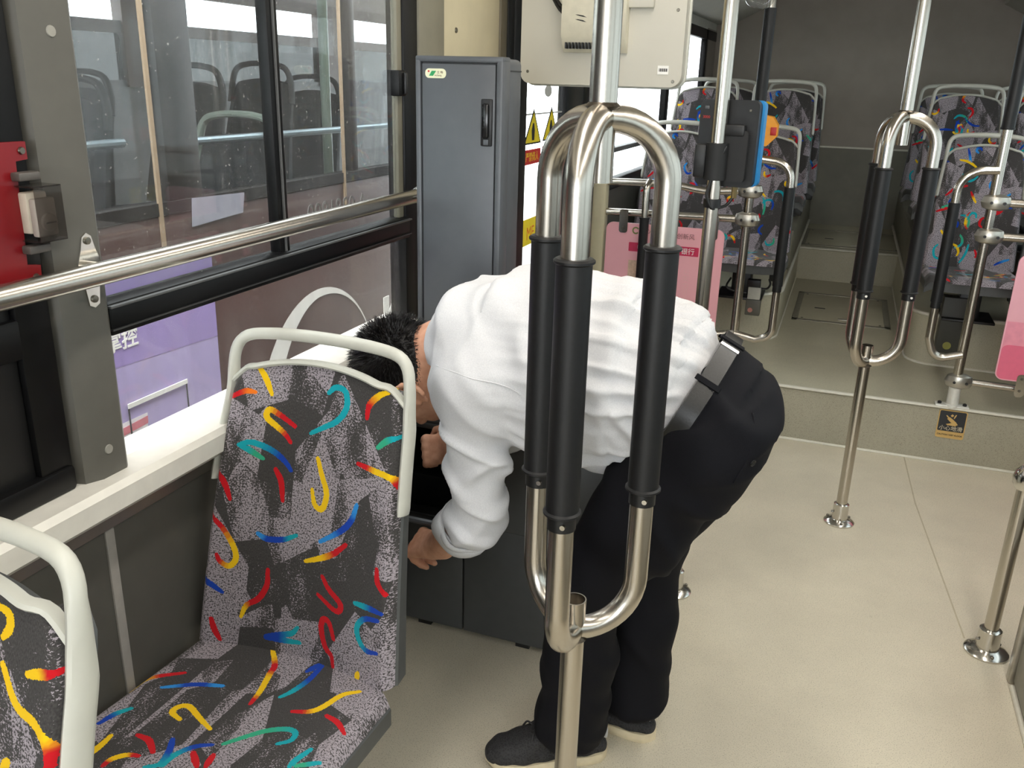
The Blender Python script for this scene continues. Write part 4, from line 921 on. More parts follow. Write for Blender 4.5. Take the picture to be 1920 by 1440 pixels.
# slippery-floor sign on the step riser
t = thing('floor_sign', 'black and gold slippery floor sign on the step riser', 'sign', (0.556, STEP_Y-0.008, 0.10))
y = STEP_Y-0.0042
GOLD = mat('gold_print', (206, 170, 104), 0.4)
part('back_plate', prism(rrect(0.502, 0.610, 0.112, 0.236, 0.008), (0, y, 0), (1, 0, 0), (0, 0, 1), 0.003), GOLD, t)
part('dark_field', prism(rrect(0.506, 0.606, 0.143, 0.232, 0.005), (0, y-0.003, 0), (1, 0, 0), (0, 0, 1), 0.0008), mat('charcoal_print', (40, 42, 46), 0.4), t)
fg = part('falling_figure', join(prism([(0.536, 0.198), (0.545, 0.206), (0.560, 0.196), (0.572, 0.186), (0.580, 0.176), (0.575, 0.173), (0.562, 0.181), (0.552, 0.183)], (0, y-0.0038, 0), (1, 0, 0), (0, 0, 1), 0.0006), prism([(0.547, 0.213), (0.553, 0.220), (0.560, 0.214), (0.553, 0.207)], (0, y-0.0038, 0), (1, 0, 0), (0, 0, 1), 0.0006), prism([(0.530, 0.212), (0.534, 0.213), (0.545, 0.203), (0.541, 0.199)], (0, y-0.0038, 0), (1, 0, 0), (0, 0, 1), 0.0006), prism([(0.560, 0.204), (0.566, 0.219), (0.570, 0.218), (0.563, 0.200)], (0, y-0.0038, 0), (1, 0, 0), (0, 0, 1), 0.0006), prism([(0.535, 0.174), (0.560, 0.183), (0.575, 0.172), (0.572, 0.169), (0.540, 0.170)], (0, y-0.0038, 0), (1, 0, 0), (0, 0, 1), 0.0006)), GOLD, t)
text('sign_lettering', '小心地滑', 0.0225, (0.556, y-0.0042, 0.149), (1, 0, 0), (0, 0, 1), mat('cream_print', (214, 204, 178), 0.5), t, 0.0003, align='CENTER')
text('sign_lettering', 'CAUTION WET FLOOR', 0.0092, (0.556, y-0.0034, 0.124), (1, 0, 0), (0, 0, 1), BLACKP, t, 0.0003, align='CENTER', bold=0.0002)

# small boxes under the first rear seats
t = thing('under_seat_box', 'small labelled control box hanging under the left rear seat', 'control box', (-0.36, 4.38, 0.50))
part('bracket', box(-0.378, -0.318, 4.36, 4.40, 0.56, 0.60, 0.003), BLACK, t)
part('case', box(-0.372, -0.312, 4.355, 4.385, 0.505, 0.565, 0.003), mat('white_label_case', (190, 188, 178), 0.5), t)
part('lower_case', box(-0.376, -0.306, 4.352, 4.392, 0.425, 0.505, 0.004), mat('grey_control_case', (92, 90, 82), 0.5), t)
part('round_lamp', xform(lathe([(0.012, 0), (0.011, 0.003)], 16), Matrix.Translation((-0.352, 4.352, 0.452)) @ Matrix.Rotation(math.pi/2, 4, 'X')), mat('pink_lens', (190, 130, 118), 0.4), t)
part('cable', tube(resample([(-0.46, 4.37, 0.60), (-0.478, 4.37, 0.555), (-0.44, 4.37, 0.535), (-0.38, 4.37, 0.53)], 14), 0.005, 8), BLACK, t)
part('cable', tube(resample([(-0.315, 4.37, 0.56), (-0.285, 4.37, 0.562), (-0.272, 4.37, 0.585), (-0.28, 4.37, 0.61)], 12), 0.005, 8), BLACK, t)
t = thing('side_cover', 'dark grey panel with a round yellow sticker under the right rear seat', 'cover', (0.54, 4.42, 0.33))
part('panel', box(0.50, 0.60, 4.40, 4.475, 0.335, 0.60, 0.004), mat('charcoal_panel', (66, 66, 60), 0.5), t)
part('round_sticker', xform(lathe([(0.018, 0), (0.018, 0.001)], 20), Matrix.Translation((0.547, 4.40, 0.372)) @ Matrix.Rotation(math.pi/2, 4, 'X')), mat('olive_yellow_sticker', (160, 158, 80), 0.5), t)

# ------------------------------------------------------------------ parked bus beside ours, seen through the window
NX = -2.0
MAROON = mat('maroon_bus_paint', (86, 64, 60), 0.3, 0, 0.12, 5)
DARKB = mat('dark_bus_trim', (32, 27, 27), 0.5)
GRN = mat('grey_green_pole', (126, 138, 124), 0.4)
BST = mat('beige_strip', (176, 150, 122), 0.5)
t = thing('parked_bus', 'maroon bus parked alongside, seen through the dusty left window', 'bus', (-3.2, 2.2, -0.40))
NY0, NY1, NXF = -1.5, 5.55, -4.4
part('side_panel', box(NX-0.05, NX, NY0, NY1, -0.15, 1.06, 0.01), MAROON, t)
part('window_sill', box(NX-0.05, NX+0.004, NY0, NY1, 1.06, 1.10), DARKB, t)
part('roof_side', box(NX-0.06, NX, NY0, NY1, 2.05, 2.6), MAROON, t)
for y, w, m in ((2.28, 0.16, DARKB), (0.6, 0.2, DARKB), (5.2, 0.35, DARKB), (3.42, 0.05, DARKB)):
    part('window_pillar', box(NX-0.05, NX-0.005, y, y+w, 1.08, 2.06, 0.004), m, t)
for y in (2.225, 3.335): part('beige_strip', box(NX-0.002, NX+0.006, y-0.008, y+0.008, 0.93, 2.06), BST, t)
part('floor', box(NXF, NX-0.05, NY0, NY1, 0.0, 0.05), DARKB, t)
part('roof', box(NXF, NX-0.05, NY0, 11.0, 2.5, 2.6), mat('bus_ceiling', (120, 112, 108), 0.6), t)
part('far_side_panel', box(NXF-0.05, NXF, NY0, 11.0, 0.0, 1.42), DARKB, t)
part('far_header', box(NXF-0.05, NXF, NY0, 11.0, 1.96, 2.6), mat('brown_bus_lining', (86, 74, 70), 0.6), t)
part('far_middle_band', box(NXF-0.05, NXF, NY0, 11.0, 1.70, 1.775), MATS['brown_bus_lining'], t)
for y in (3.2, 4.72, 7.0, 8.6): part('far_pillar', box(NXF-0.06, NXF+0.02, y, y+0.30, 1.38, 2.0), MATS['brown_bus_lining'], t)
part('far_pane', box(NXF-0.03, NXF-0.02, NY0, 11.0, 1.42, 1.71), glass('hazy_far_glass', (0.10, 0.105, 0.105), dirt=0.10, dirtcol=(0.6, 0.6, 0.58)), t)
part('rail', tube([(NX-0.14, 1.2, 1.27), (NX-0.14, 2.25, 1.275)], 0.014, 10), mat('bright_rail', (190, 200, 206), 0.3, 0.6), t)
part('rail', tube([(NX-0.14, 2.44, 1.262), (NX-0.14, 4.5, 1.262)], 0.014, 10), MATS['bright_rail'], t)
part('inner_pole', tube([(NX-0.30, 2.62, 0.05), (NX-0.30, 2.62, 2.5)], 0.02, 12), GRN, t)
part('inner_pole', tube([(NX-0.25, 3.62, 0.05), (NX-0.25, 3.62, 2.5)], 0.022, 12), GRN, t)
nxo = NX+0.0005
def side(name, poly, m, parent=t, h=0.002, lift=0.0):
    return part(name, prism(poly, (nxo+lift, 0, 0), (0, 1, 0), (0, 0, 1), h), m, parent, smooth=0)
PUR = mat('lilac_poster', (176, 162, 206), 0.4, 0, 0.05, 3)
ad = side('poster', [(1.20, -0.12), (2.43, -0.12), (2.445, 0.95), (1.20, 0.95)], PUR)
side('poster_field', [(1.20, 0.60), (1.955, 0.635), (2.44, 0.615), (2.445, 0.94), (1.20, 0.94)], mat('violet_poster_field', (160, 140, 196), 0.4, 0, 0.04, 4), ad, 0.0008, 0.002)
side('poster_base', [(1.20, -0.1), (2.42, -0.1), (2.425, 0.40), (1.20, 0.33)], mat('pale_lilac_print', (196, 186, 216), 0.4), ad, 0.0008, 0.002)
side('cup', [(1.70, 0.20), (2.045, 0.20), (2.07, 0.455), (1.68, 0.455)], mat('white_cup_print', (232, 226, 230), 0.4), ad, 0.0008, 0.0032)
side('cup_band', [(1.68, 0.40), (2.067, 0.42), (2.069, 0.445), (1.68, 0.425)], mat('red_band_print', (206, 120, 130), 0.4), ad, 0.0008, 0.0042)
for q in ([(1.99, 0.16), (1.996, 0.16), (1.996, 0.505), (1.99, 0.505)], [(2.255, 0.16), (2.261, 0.16), (2.261, 0.505), (2.255, 0.505)]):
    side('flap_joint', q, BLACKP, ad, 0.001, 0.005)
side('flap_edge', [(1.99, 0.495), (2.261, 0.495), (2.261, 0.510), (1.99, 0.510)], WHITEP, ad, 0.004, 0.005)
text('poster_lettering', '掌控', 0.068, (nxo+0.004, 1.932, 0.690), (0, 1, 0), (0, 0, 1), WHITEP, ad, 0.001, bold=0.001)
# white arc and the big white letters on the side panel
arc = []
ce = (3.10, 0.10)
outer = [(ce[0]+0.47*math.cos(a), ce[1]+0.545*math.sin(a)) for a in np.linspace(math.pi, 0.35, 28)]
inner = [(ce[0]+0.035*max(0, -math.cos(a))+0.468*math.cos(a)+0.09*max(0, -math.cos(a)), ce[1]+(0.545-0.07*max(0.0, 0.72-0.55*math.cos(a)*0.5-0.45*(1+math.cos(a))/2))*math.sin(a)) for a in np.linspace(0.35, math.pi, 28)]
V = [(nxo, p[0], p[1]) for p in outer]+[(nxo, p[0], p[1]) for p in inner[::-1]]
n = len(outer); V2 = V+[(p[0]+0.003, p[1], p[2]) for p in V]
F = [(i, i+1, n+i+1, n+i) for i in range(n-1)]+[(2*n+i+1, 2*n+i, 3*n+i, 3*n+i+1) for i in range(n-1)]
part('white_arc', (V2, F), WHITEP, t, smooth=0)
text('side_lettering', 'KO', 0.30, (nxo+0.001, 3.645, 0.27), (0, 1, 0), (0, 0, 1), WHITEP, t, 0.002, bold=0.012)
pr = side('notice_sheet', [(2.36, 1.008), (2.63, 1.022), (2.645, 1.09), (2.37, 1.10)], mat('pale_notice', (170, 166, 178), 0.5), t, 0.002, 0.004)
part('near_pane', box(NX-0.03, NX-0.026, NY0, NY1, 1.10, 2.05), GLASS_C, t)
# seats inside the parked bus
NF = mat('dark_bus_seat', (40, 40, 44), 0.7); NH = mat('grey_green_handle', (150, 158, 146), 0.4)
def dark_seat(label, loc, h):
    s = thing('bus_seat', label, 'seat', loc, 'seats in the parked bus'); W = lambda vf: move(vf, np.array(loc))
    part('backrest', W(shell_from(back_pt, 11, 12, 0.05, (0, 1, 0.1))), NF, s); part('seat_pad', W(shell_from(cush_pt, 11, 10, 0.06, (0, 0, -1))), NF, s)
    pth = resample([(-0.19, 0.13, 0.86), (-0.182, 0.145, 0.96), (-0.15, 0.15, 1.03), (-0.08, 0.155, 1.052), (0, 0.155, 1.056), (0.08, 0.155, 1.052), (0.15, 0.15, 1.03), (0.182, 0.145, 0.96), (0.19, 0.13, 0.86)], 40)
    part('grab_handle', W(tube(pth, 0.014, 10, up=(0, 1, 0), ry=0.02)), h, s)
    part('leg', W(box(-0.05, 0.05, -0.24, -0.14, -loc[2]+0.05, 0.385)), BLACK, s)
    return s
A = dark_seat('dark seat with pale handle nearest the glass in the parked bus', (-2.28, 2.86, 0.28), NH)
A = dark_seat('dark seat in the parked bus, left of the grey green pole', (-2.95, 2.70, 0.40), MATS['dark_bus_seat'])
for x, y, z, lab in ((-2.95, 3.42, 0.46, 'dark seat in the parked bus, right of the grey green pole'), (-2.95, 3.98, 0.48, 'dark seat in the parked bus, next to the sliding window bar'), (-3.5, 3.3, 0.42, 'dark seat on the far side of the parked bus'), (-2.95, 4.45, 0.42, 'dark seat at the tail of the parked bus')):
    c = copy_tree(A); c.location = (x, y, z); c['label'] = lab

# ------------------------------------------------------------------ the bending man: implicit surfaces -> meshes
def unit(v): v = np.array(v, float); return v/np.linalg.norm(v)
def vnoise(P, f, seed=0):
    Q = np.asarray(P)*f; I = np.floor(Q).astype(np.int64); w = Q-I; w = w*w*(3-2*w); out = 0
    def h(i, j, k):
        n = (i*374761393+j*668265263+k*2147483647+seed*974634771) & 0xffffffff
        n = ((n ^ (n >> 13))*1274126177) & 0xffffffff
        return ((n ^ (n >> 16)) & 0xffff)/65535.0
    for a in (0, 1):
        for b in (0, 1):
            for c in (0, 1):
                wt = (w[..., 0] if a else 1-w[..., 0])*(w[..., 1] if b else 1-w[..., 1])*(w[..., 2] if c else 1-w[..., 2])
                out = out+wt*h(I[..., 0]+a, I[..., 1]+b, I[..., 2]+c)
    return out*2-1

def cap(a, b, ra, rb=None, k=0.02): return ('cap', np.array(a, float), np.array(b, float), ra, ra if rb is None else rb, k)
def ell(c, r, ax=((1, 0, 0), (0, 1, 0), (0, 0, 1)), k=0.02): return ('ell', np.array(c, float), np.array(r, float), np.array([unit(v) for v in ax]), k)
def chain(pts, rs, k=0.02): return [cap(pts[i], pts[i+1], rs[i], rs[i+1], k) for i in range(len(pts)-1)]
def loft(pts, w, d, lat=(0, 1, 0), k=0.02): return ('loft', np.array(pts, float), np.array(w, float), np.array(d, float), unit(lat), k)
def evalp(p, X):
    if p[0] == 'cap':
        _, a, b, ra, rb, k = p; ab = b-a; h = np.clip(((X-a)@ab)/(ab@ab), 0, 1)
        return np.linalg.norm(X-a-h[..., None]*ab, axis=-1)-(ra+(rb-ra)*h)
    if p[0] == 'ell':
        _, c, r, A, k = p; Q = (X-c)@A.T; q = np.linalg.norm(Q/r, axis=-1); g = np.linalg.norm(Q/(r*r), axis=-1)+1e-9
        return q*(q-1)/g
    _, P, w, d, lat, k = p; best = None
    n = len(P); T = np.gradient(P, axis=0); T /= np.linalg.norm(T, axis=1)[:, None]
    for i in range(n-1):
        a, b = P[i], P[i+1]; ab = b-a; L2 = ab@ab; t = ((X-a)@ab)/L2; h = np.clip(t, 0, 1)
        c = a+h[..., None]*ab; rel = X-c; tan = T[i]+(T[i+1]-T[i])*h[..., None]; tan /= np.linalg.norm(tan, axis=-1)[..., None]
        l = rel@lat; perp = np.cross(tan, lat); pr = (rel*perp).sum(-1); al = (rel*tan).sum(-1)
        ww = w[i]+(w[i+1]-w[i])*h; dd = d[i]+(d[i+1]-d[i])*h
        q = np.sqrt((l/ww)**2+(pr/dd)**2); dist = (q-1)*np.minimum(ww, dd)
        end = ((t < 0) & (i == 0)) | ((t > 1) & (i == n-2)); out_ = (t < 0) | (t > 1)
        dist = np.where(end, np.maximum(dist, np.abs(al)), np.where(out_, np.maximum(dist, np.abs(al)-0.04), dist))
        best = dist if best is None else np.minimum(best, dist)
    return best
def bounds(p):
    if p[0] == 'cap': m = max(p[3], p[4]); return np.minimum(p[1], p[2])-m, np.maximum(p[1], p[2])+m
    if p[0] == 'ell': m = p[2].max(); return p[1]-m, p[1]+m
    m = max(p[2].max(), p[3].max()); return p[1].min(0)-m, p[1].max(0)+m
def sdf_mesh(prims, h, cuts=()):
    B = [bounds(p) for p in prims]; lo = np.min([b[0] for b in B], 0)-4*h; hi = np.max([b[1] for b in B], 0)+4*h
    N = np.ceil((hi-lo)/h).astype(int)+1; D = np.full(N, 0.2, np.float32)
    ax = [lo[i]+np.arange(N[i])*h for i in range(3)]
    for p, b in zip(prims, B):
        k = p[-1]; mg = k+3*h
        i0 = np.maximum(np.floor((b[0]-mg-lo)/h).astype(int), 0); i1 = np.minimum(np.ceil((b[1]+mg-lo)/h).astype(int)+1, N)
        sl = tuple(slice(i0[j], i1[j]) for j in range(3))
        X = np.stack(np.meshgrid(*[ax[j][sl[j]] for j in range(3)], indexing='ij'), -1)
        d = evalp(p, X); e = D[sl]
        t = np.clip(0.5+0.5*(e-d)/k, 0, 1); D[sl] = e*(1-t)+d*t-k*t*(1-t)
    if cuts:
        X = np.stack(np.meshgrid(*ax, indexing='ij'), -1)
        for c in cuts: D = np.maximum(D, c(X)).astype(np.float32)
    S = D < 0
    cs = [S[a:N[0]-1+a, b:N[1]-1+b, c:N[2]-1+c] for a in (0, 1) for b in (0, 1) for c in (0, 1)]
    cnt = sum(x.astype(np.int8) for x in cs); act = (cnt > 0) & (cnt < 8)
    idx = np.full(act.shape, -1, np.int64); I = np.argwhere(act); idx[act] = np.arange(len(I))
    acc = np.zeros((len(I), 3)); num = np.zeros(len(I))
    cor = [(a, b, c) for a in (0, 1) for b in (0, 1) for c in (0, 1)]
    for u in range(8):
        for v in range(u+1, 8):
            if sum(abs(cor[u][q]-cor[v][q]) for q in range(3)) != 1: continue
            du = D[tuple((I+cor[u]).T)]; dv = D[tuple((I+cor[v]).T)]; m = (du < 0) != (dv < 0)
            t = np.where(m, du/(du-dv+1e-12), 0); pt = np.array(cor[u])+(np.array(cor[v])-np.array(cor[u]))*t[:, None]
            acc += pt*m[:, None]; num += m
    V = lo+(I+acc/num[:, None])*h; F = []
    for q in range(3):
        r, s = (q+1) % 3, (q+2) % 3
        A = np.take(S, range(N[q]-1), q); Bq = np.take(S, range(1, N[q]), q); E = np.argwhere(A != Bq)
        ok = (E[:, r] > 0) & (E[:, s] > 0) & (E[:, r] < N[r]-1) & (E[:, s] < N[s]-1); E = E[ok]
        def cell(dr, ds):
            c = E.copy(); c[:, r] += dr; c[:, s] += ds; return idx[tuple(c.T)]
        quad = np.stack([cell(-1, -1), cell(0, -1), cell(0, 0), cell(-1, 0)], -1)
        fl = ~S[tuple(E.T)]; quad[fl] = quad[fl][:, ::-1]; F.append(quad)
    return V, np.vstack(F)
def relax(V, F, it=2, lam=0.5):
    V = V.copy(); n = len(V)
    for _ in range(it):
        acc = np.zeros_like(V); c = np.zeros(n)
        for a, b in ((0, 1), (1, 2), (2, 3), (3, 0)):
            np.add.at(acc, F[:, a], V[F[:, b]]); np.add.at(acc, F[:, b], V[F[:, a]]); np.add.at(c, F[:, a], 1); np.add.at(c, F[:, b], 1)
        V += lam*(acc/np.maximum(c, 1)[:, None]-V)
    return V
def normals(V, F):
    fn = np.cross(V[F[:, 2]]-V[F[:, 0]], V[F[:, 3]]-V[F[:, 1]]); N = np.zeros_like(V)
    for k in range(4): np.add.at(N, F[:, k], fn)
    return N/(np.linalg.norm(N, axis=1)[:, None]+1e-12)

MY = 1.69
def skin_mat():
    t = NT('skin'); n = t.noise(60.0, 4.0); big = t.noise(9.0, 3.0)
    c = t.mix(t.math('MULTIPLY', big, 0.35), t.ramp(n, [(0.3, srgb(206, 152, 122)), (0.7, srgb(228, 178, 148))]), srgb(204, 128, 104))
    t.set(Base_Color=c, Roughness=0.5); t.bump(n, 0.1, 0.001); return t.m
SKIN = skin_mat()
def cloth_mat(name, lo, hi, rough=0.8, sc=500.0, sheen=0.1):
    t = NT(name); n = t.noise(sc, 2.0); t.set(Base_Color=t.ramp(n, [(0.3, srgb(*lo)), (0.7, srgb(*hi))]), Roughness=rough)
    t.b.inputs['Sheen Weight'].default_value = sheen; t.b.inputs['Specular IOR Level'].default_value = 0.2; t.bump(n, 0.08, 0.0006); return t.m
SHIRT = cloth_mat('white_shirt_cotton', (206, 206, 209), (220, 220, 222))
TROU = cloth_mat('navy_black_trouser_cloth', (10, 10, 15), (16, 16, 22), 0.8, 500.0, 0.0)
HAIR = mat('black_hair', (26, 23, 22), 0.45, 0, 0.35, 120)
def shoe_mesh():
    t = NT('black_shoe_mesh'); v = t.add('ShaderNodeTexVoronoi'); v.inputs['Scale'].default_value = 230.0; t.link(t.obj(), v.inputs['Vector'])
    t.set(Base_Color=t.ramp(v.outputs['Distance'], [(0.15, srgb(16, 16, 17)), (0.55, srgb(46, 45, 46))]), Roughness=0.75); t.bump(v.outputs['Distance'], 0.6, 0.002); return t.m
MESHU = shoe_mesh()
SOLE = mat('cream_sole', (214, 200, 168), 0.55, 0, 0.08, 60)

# joints
HEADC = np.array([-0.877, MY-0.01, 0.882]); HU = unit((-0.96, 0.0, 0.16)); HF = unit((-0.16, 0.0, -0.96)); HL = np.array([0, 1.0, 0])
HA = (HU, HL, HF)
SHN, ELN, WRN = np.array([-0.635, 1.525, 0.925]), np.array([-0.645, 1.575, 0.600]), np.array([-0.788, 1.675, 0.445])
SHF, ELF, WRF = np.array([-0.640, 1.860, 0.945]), np.array([-0.640, 1.918, 0.715]), np.array([-0.835, 1.885, 0.610])
HIPN, KNN, ANN = np.array([-0.205, 1.605, 0.835]), np.array([-0.405, 1.570, 0.495]), np.array([-0.428, 1.612, 0.10])
HIPF, KNF, ANF = np.array([-0.208, 1.778, 0.835]), np.array([-0.322, 1.790, 0.490]), np.array([-0.318, 1.770, 0.10])

def hand(wr, h, n, thumb, curl):
    """palm, four unequal bent fingers and a thumb; h = finger direction, n = palm normal, thumb = side of the thumb"""
    h = unit(h); n = np.array(n, float); n = unit(n-h*(n@h)); s = np.cross(n, h)
    if s@np.array(thumb, float) < 0: s = -s
    out = [cap(wr-h*0.03, wr+h*0.01, 0.026, 0.026, 0.015)]
    for q in (-0.030, -0.010, 0.010, 0.030): out.append(cap(wr+h*0.012+s*q*0.55, wr+h*0.082+s*q*1.02-n*0.002*(0.03-abs(q))*30, 0.0165, 0.0128, 0.014))
    for q, L in ((0.031, 0.92), (0.0105, 1.0), (-0.0105, 0.95), (-0.031, 0.78)):
        p = wr+h*0.084+s*q; a = 0.35*curl; out.append(ell(p-n*0.004, (0.0115, 0.011, 0.0105), k=0.008))
        for seg, r0, r1, da in ((0.043, 0.0105, 0.0098, 0.75), (0.027, 0.0098, 0.0090, 0.9), (0.021, 0.0090, 0.0078, 0.6)):
            a += da*curl; d = h*math.cos(a)+n*math.sin(a); e = p+d*seg*L; out.append(cap(p, e, r0, r1, 0.0045)); p = e
    p = wr+h*0.022+s*0.026; d1 = unit(h*0.55+s*0.62+n*0.45); e = p+d1*0.042; out.append(cap(p-d1*0.012, e, 0.0155, 0.0125, 0.014))
    d2 = unit(h*0.85+s*0.05+n*0.55); e2 = e+d2*0.032; out.append(cap(e, e2, 0.0120, 0.0108, 0.005)); d3 = unit(h*0.75-s*0.35+n*0.5); out.append(cap(e2, e2+d3*0.024, 0.0108, 0.0085, 0.004))
    return out

body = []
# cranium, face, ears, neck
body += [ell(HEADC, (0.108, 0.080, 0.099), HA, 0.02), ell(HEADC-HU*0.045+HF*0.030, (0.078, 0.066, 0.070), HA, 0.03), ell(HEADC-HU*0.098+HF*0.052, (0.036, 0.042, 0.044), HA, 0.035),
         ell(HEADC-HU*0.020+HF*0.088, (0.022, 0.045, 0.014), HA, 0.02), ell(HEADC-HU*0.055+HF*0.104, (0.026, 0.012, 0.016), HA, 0.012), ell(HEADC-HU*0.070+HF*0.112, (0.010, 0.017, 0.010), HA, 0.008),
         ell(HEADC-HU*0.092+HF*0.094, (0.006, 0.024, 0.008), HA, 0.006), ell(HEADC-HU*0.102+HF*0.092, (0.007, 0.022, 0.008), HA, 0.006)]
for sg in (-1, 1):
    body.append(ell(HEADC-HU*0.030+HF*0.086+HL*sg*0.032, (0.010, 0.015, 0.010), HA, 0.006))
    body.append(ell(HEADC-HU*0.062+HF*0.074+HL*sg*0.042, (0.024, 0.020, 0.020), HA, 0.02))
    ec = HEADC-HU*0.078+HF*0.012+HL*sg*0.090
    ring = [ec+HU*0.033*math.cos(a)-HF*0.021*math.sin(a)+HL*sg*(0.014 if math.sin(a) > -0.2 else 0.002) for a in np.linspace(-2.2, 2.6, 9)]
    body += chain(ring, [0.0062]*9, 0.004); body.append(ell(ec-HU*0.002, (0.024, 0.006, 0.015), HA, 0.006)); body.append(ell(ec-HU*0.030+HF*0.004+HL*sg*0.003, (0.010, 0.005, 0.008), HA, 0.005))
body += [cap(HEADC-HU*0.065-HF*0.022, (-0.775, MY, 0.935), 0.056, 0.060, 0.03), cap((-0.775, MY, 0.935), (-0.69, MY, 0.955), 0.060, 0.085, 0.03)]
# torso and limbs under the clothes
body += [loft([(-0.70, MY, 0.955), (-0.60, MY, 0.95), (-0.44, MY, 0.945), (-0.30, MY, 0.92), (-0.20, MY, 0.87)], (0.14, 0.165, 0.155, 0.135, 0.13), (0.085, 0.115, 0.110, 0.085, 0.080), k=0.03)]
body += [cap((-0.66, MY, 0.95), SHN, 0.06, 0.05, 0.03), cap((-0.66, MY, 0.95), SHF, 0.06, 0.05, 0.03)]
for S, E, W, fw in ((SHN, ELN, WRN, 1), (SHF, ELF, WRF, 1)):
    mid = E+(W-E)*0.3
    body += [cap(S, E, 0.050, 0.041, 0.02), cap(E, mid, 0.041, 0.044, 0.02), cap(mid, W, 0.044, 0.028, 0.02)]
for H, K, A in ((HIPN, KNN, ANN), (HIPF, KNF, ANF)):
    body += [cap(H, K, 0.072, 0.052, 0.02), cap(K, K+(A-K)*0.35, 0.052, 0.055, 0.02), cap(K+(A-K)*0.35, A, 0.055, 0.036, 0.02)]
def feet(A, heel, toe):
    d = unit(np.array(toe)-np.array(heel)); return [cap((A[0], A[1], 0.10), (heel[0]+d[0]*0.06, heel[1]+d[1]*0.06, 0.055), 0.030, 0.020, 0.01), cap((heel[0]+d[0]*0.06, heel[1]+d[1]*0.06, 0.05), (toe[0]-d[0]*0.06, toe[1]-d[1]*0.06, 0.04), 0.020, 0.014, 0.01)]
HEEL_N, TOE_N = (-0.347, 1.661, 0), (-0.589, 1.525, 0)
HEEL_F, TOE_F = (-0.250, 1.752, 0), (-0.525, 1.785, 0)
body += feet(ANN, HEEL_N, TOE_N)+feet(ANF, HEEL_F, TOE_F)
body += hand(WRN, (-0.80, 0.42, -0.28), (0.05, 0.55, -0.80), (-0.1, 0.5, 0.8), 1.0)
body += hand(WRF, (-0.93, 0.02, -0.30), (-0.1, 0.9, -0.45), (0.0, 0.3, 0.9), 0.8)
V, F = sdf_mesh(body, 0.0042); V = relax(V, F, 2, 0.35)
man = thing('person', 'man in white shirt and dark trousers bending over the low cabinet, face hidden', 'person', (-0.40, MY, 0))
part('body', (V, F), SKIN, man, 'bare hands, forearms and face', smooth=180)

# shirt
ax_t = unit((-0.89, 0, 0.45))
shirt = [loft([(-0.200, MY, 0.898), (-0.30, MY, 0.925), (-0.40, MY, 0.930), (-0.50, MY, 0.935), (-0.60, MY, 0.945), (-0.68, MY, 0.955), (-0.725, MY, 0.953), (-0.765, MY, 0.946)],
              (0.163, 0.183, 0.200, 0.208, 0.205, 0.175, 0.110, 0.072), (0.112, 0.146, 0.180, 0.190, 0.186, 0.148, 0.095, 0.070), k=0.03)]
shirt += [cap((-0.655, 1.60, 0.985), SHN+np.array([0.0, 0.012, 0.0]), 0.098, 0.084, 0.04), cap((-0.655, 1.78, 0.99), SHF, 0.098, 0.080, 0.04)]
e1 = ELN+(SHN-ELN)*0.5
shirt += [cap(SHN, e1, 0.078, 0.060, 0.03), cap(e1, ELN+np.array([0.008, 0, -0.004]), 0.060, 0.054, 0.02), cap(ELN+np.array([0.004, 0, 0]), ELN+(WRN-ELN)*0.36, 0.055, 0.054, 0.02)]
e2 = ELF+(SHF-ELF)*0.5
shirt += [cap(SHF, e2, 0.082, 0.068, 0.03), cap(e2, ELF, 0.068, 0.060, 0.03), cap(ELF, ELF+(WRF-ELF)*0.40, 0.060, 0.055, 0.02)]
def cutplane(p, n):
    p, n = np.array(p, float), unit(n); return lambda X: (X-p)@n
fn_ = unit(WRN-ELN); ff_ = unit(WRF-ELF)
def cuff_cut(W, E, f):
    c = E+(W-E)*0.38; return lambda X: np.where(np.linalg.norm(X-c, axis=-1) < 0.11, (X-c)@f, -1.0)
cuts = [cuff_cut(WRN, ELN, fn_), cuff_cut(WRF, ELF, ff_), lambda X: np.where(X[..., 0] < -0.72, (X-np.array([-0.770, MY, 0.945]))@unit((-0.97, 0, 0.05)), -1.0)]
V, F = sdf_mesh(shirt, 0.0055, cuts); V = relax(V, F, 4, 0.5); N = normals(V, F)
# cloth folds: gathers radiating from the belt, slanting drapes on the back, crosswise creases on the sleeves
x, y, z = V.T
ang = np.arctan2(y-MY, z-0.93); near_arm = np.exp(-((np.minimum(np.linalg.norm(V-(SHN+ELN)/2, axis=1), np.linalg.norm(V-ELN, axis=1)))/0.13)**4)
far_arm = np.exp(-(np.linalg.norm(V-(SHF+ELF)/2, axis=1)/0.15)**4)
arm = np.maximum(near_arm, far_arm)
P1 = np.stack([ang*5.2, (x+0.25*z)*3.2, z*0+0.3], 1)
g = vnoise(P1, 1.0, 1); g2 = vnoise(np.stack([ang*9.0+x*4, x*5.0, y*0+1.7], 1), 1.0, 2)
belt_w = np.clip((x+0.62)/0.40, 0, 1)
rg = lambda n, w=0.3: np.exp(-(n/w)**2)
fold = rg(g)*0.021*belt_w+rg(g2)*0.012*belt_w
P2 = np.stack([(x*0.8+z*0.6)*9, (y)*4.0, (z*0.8-x*0.6)*3.5], 1)
dr = vnoise(P2, 1.0, 3); fold += rg(dr, 0.24)*0.017*(1-belt_w*0.5)+rg(vnoise(P2, 2.1, 13))*0.007
P3 = np.stack([(z*0.9+x*0.5)*21, (x*0.9-z*0.4)*5, y*6], 1)
cr = vnoise(P3, 1.0, 4); P4 = np.stack([(z*0.8-x*0.7)*16, (x+z*0.5)*6, y*5], 1)
fa_ = rg(cr, 0.26)*0.018+rg(vnoise(P4, 1.0, 9), 0.26)*0.012
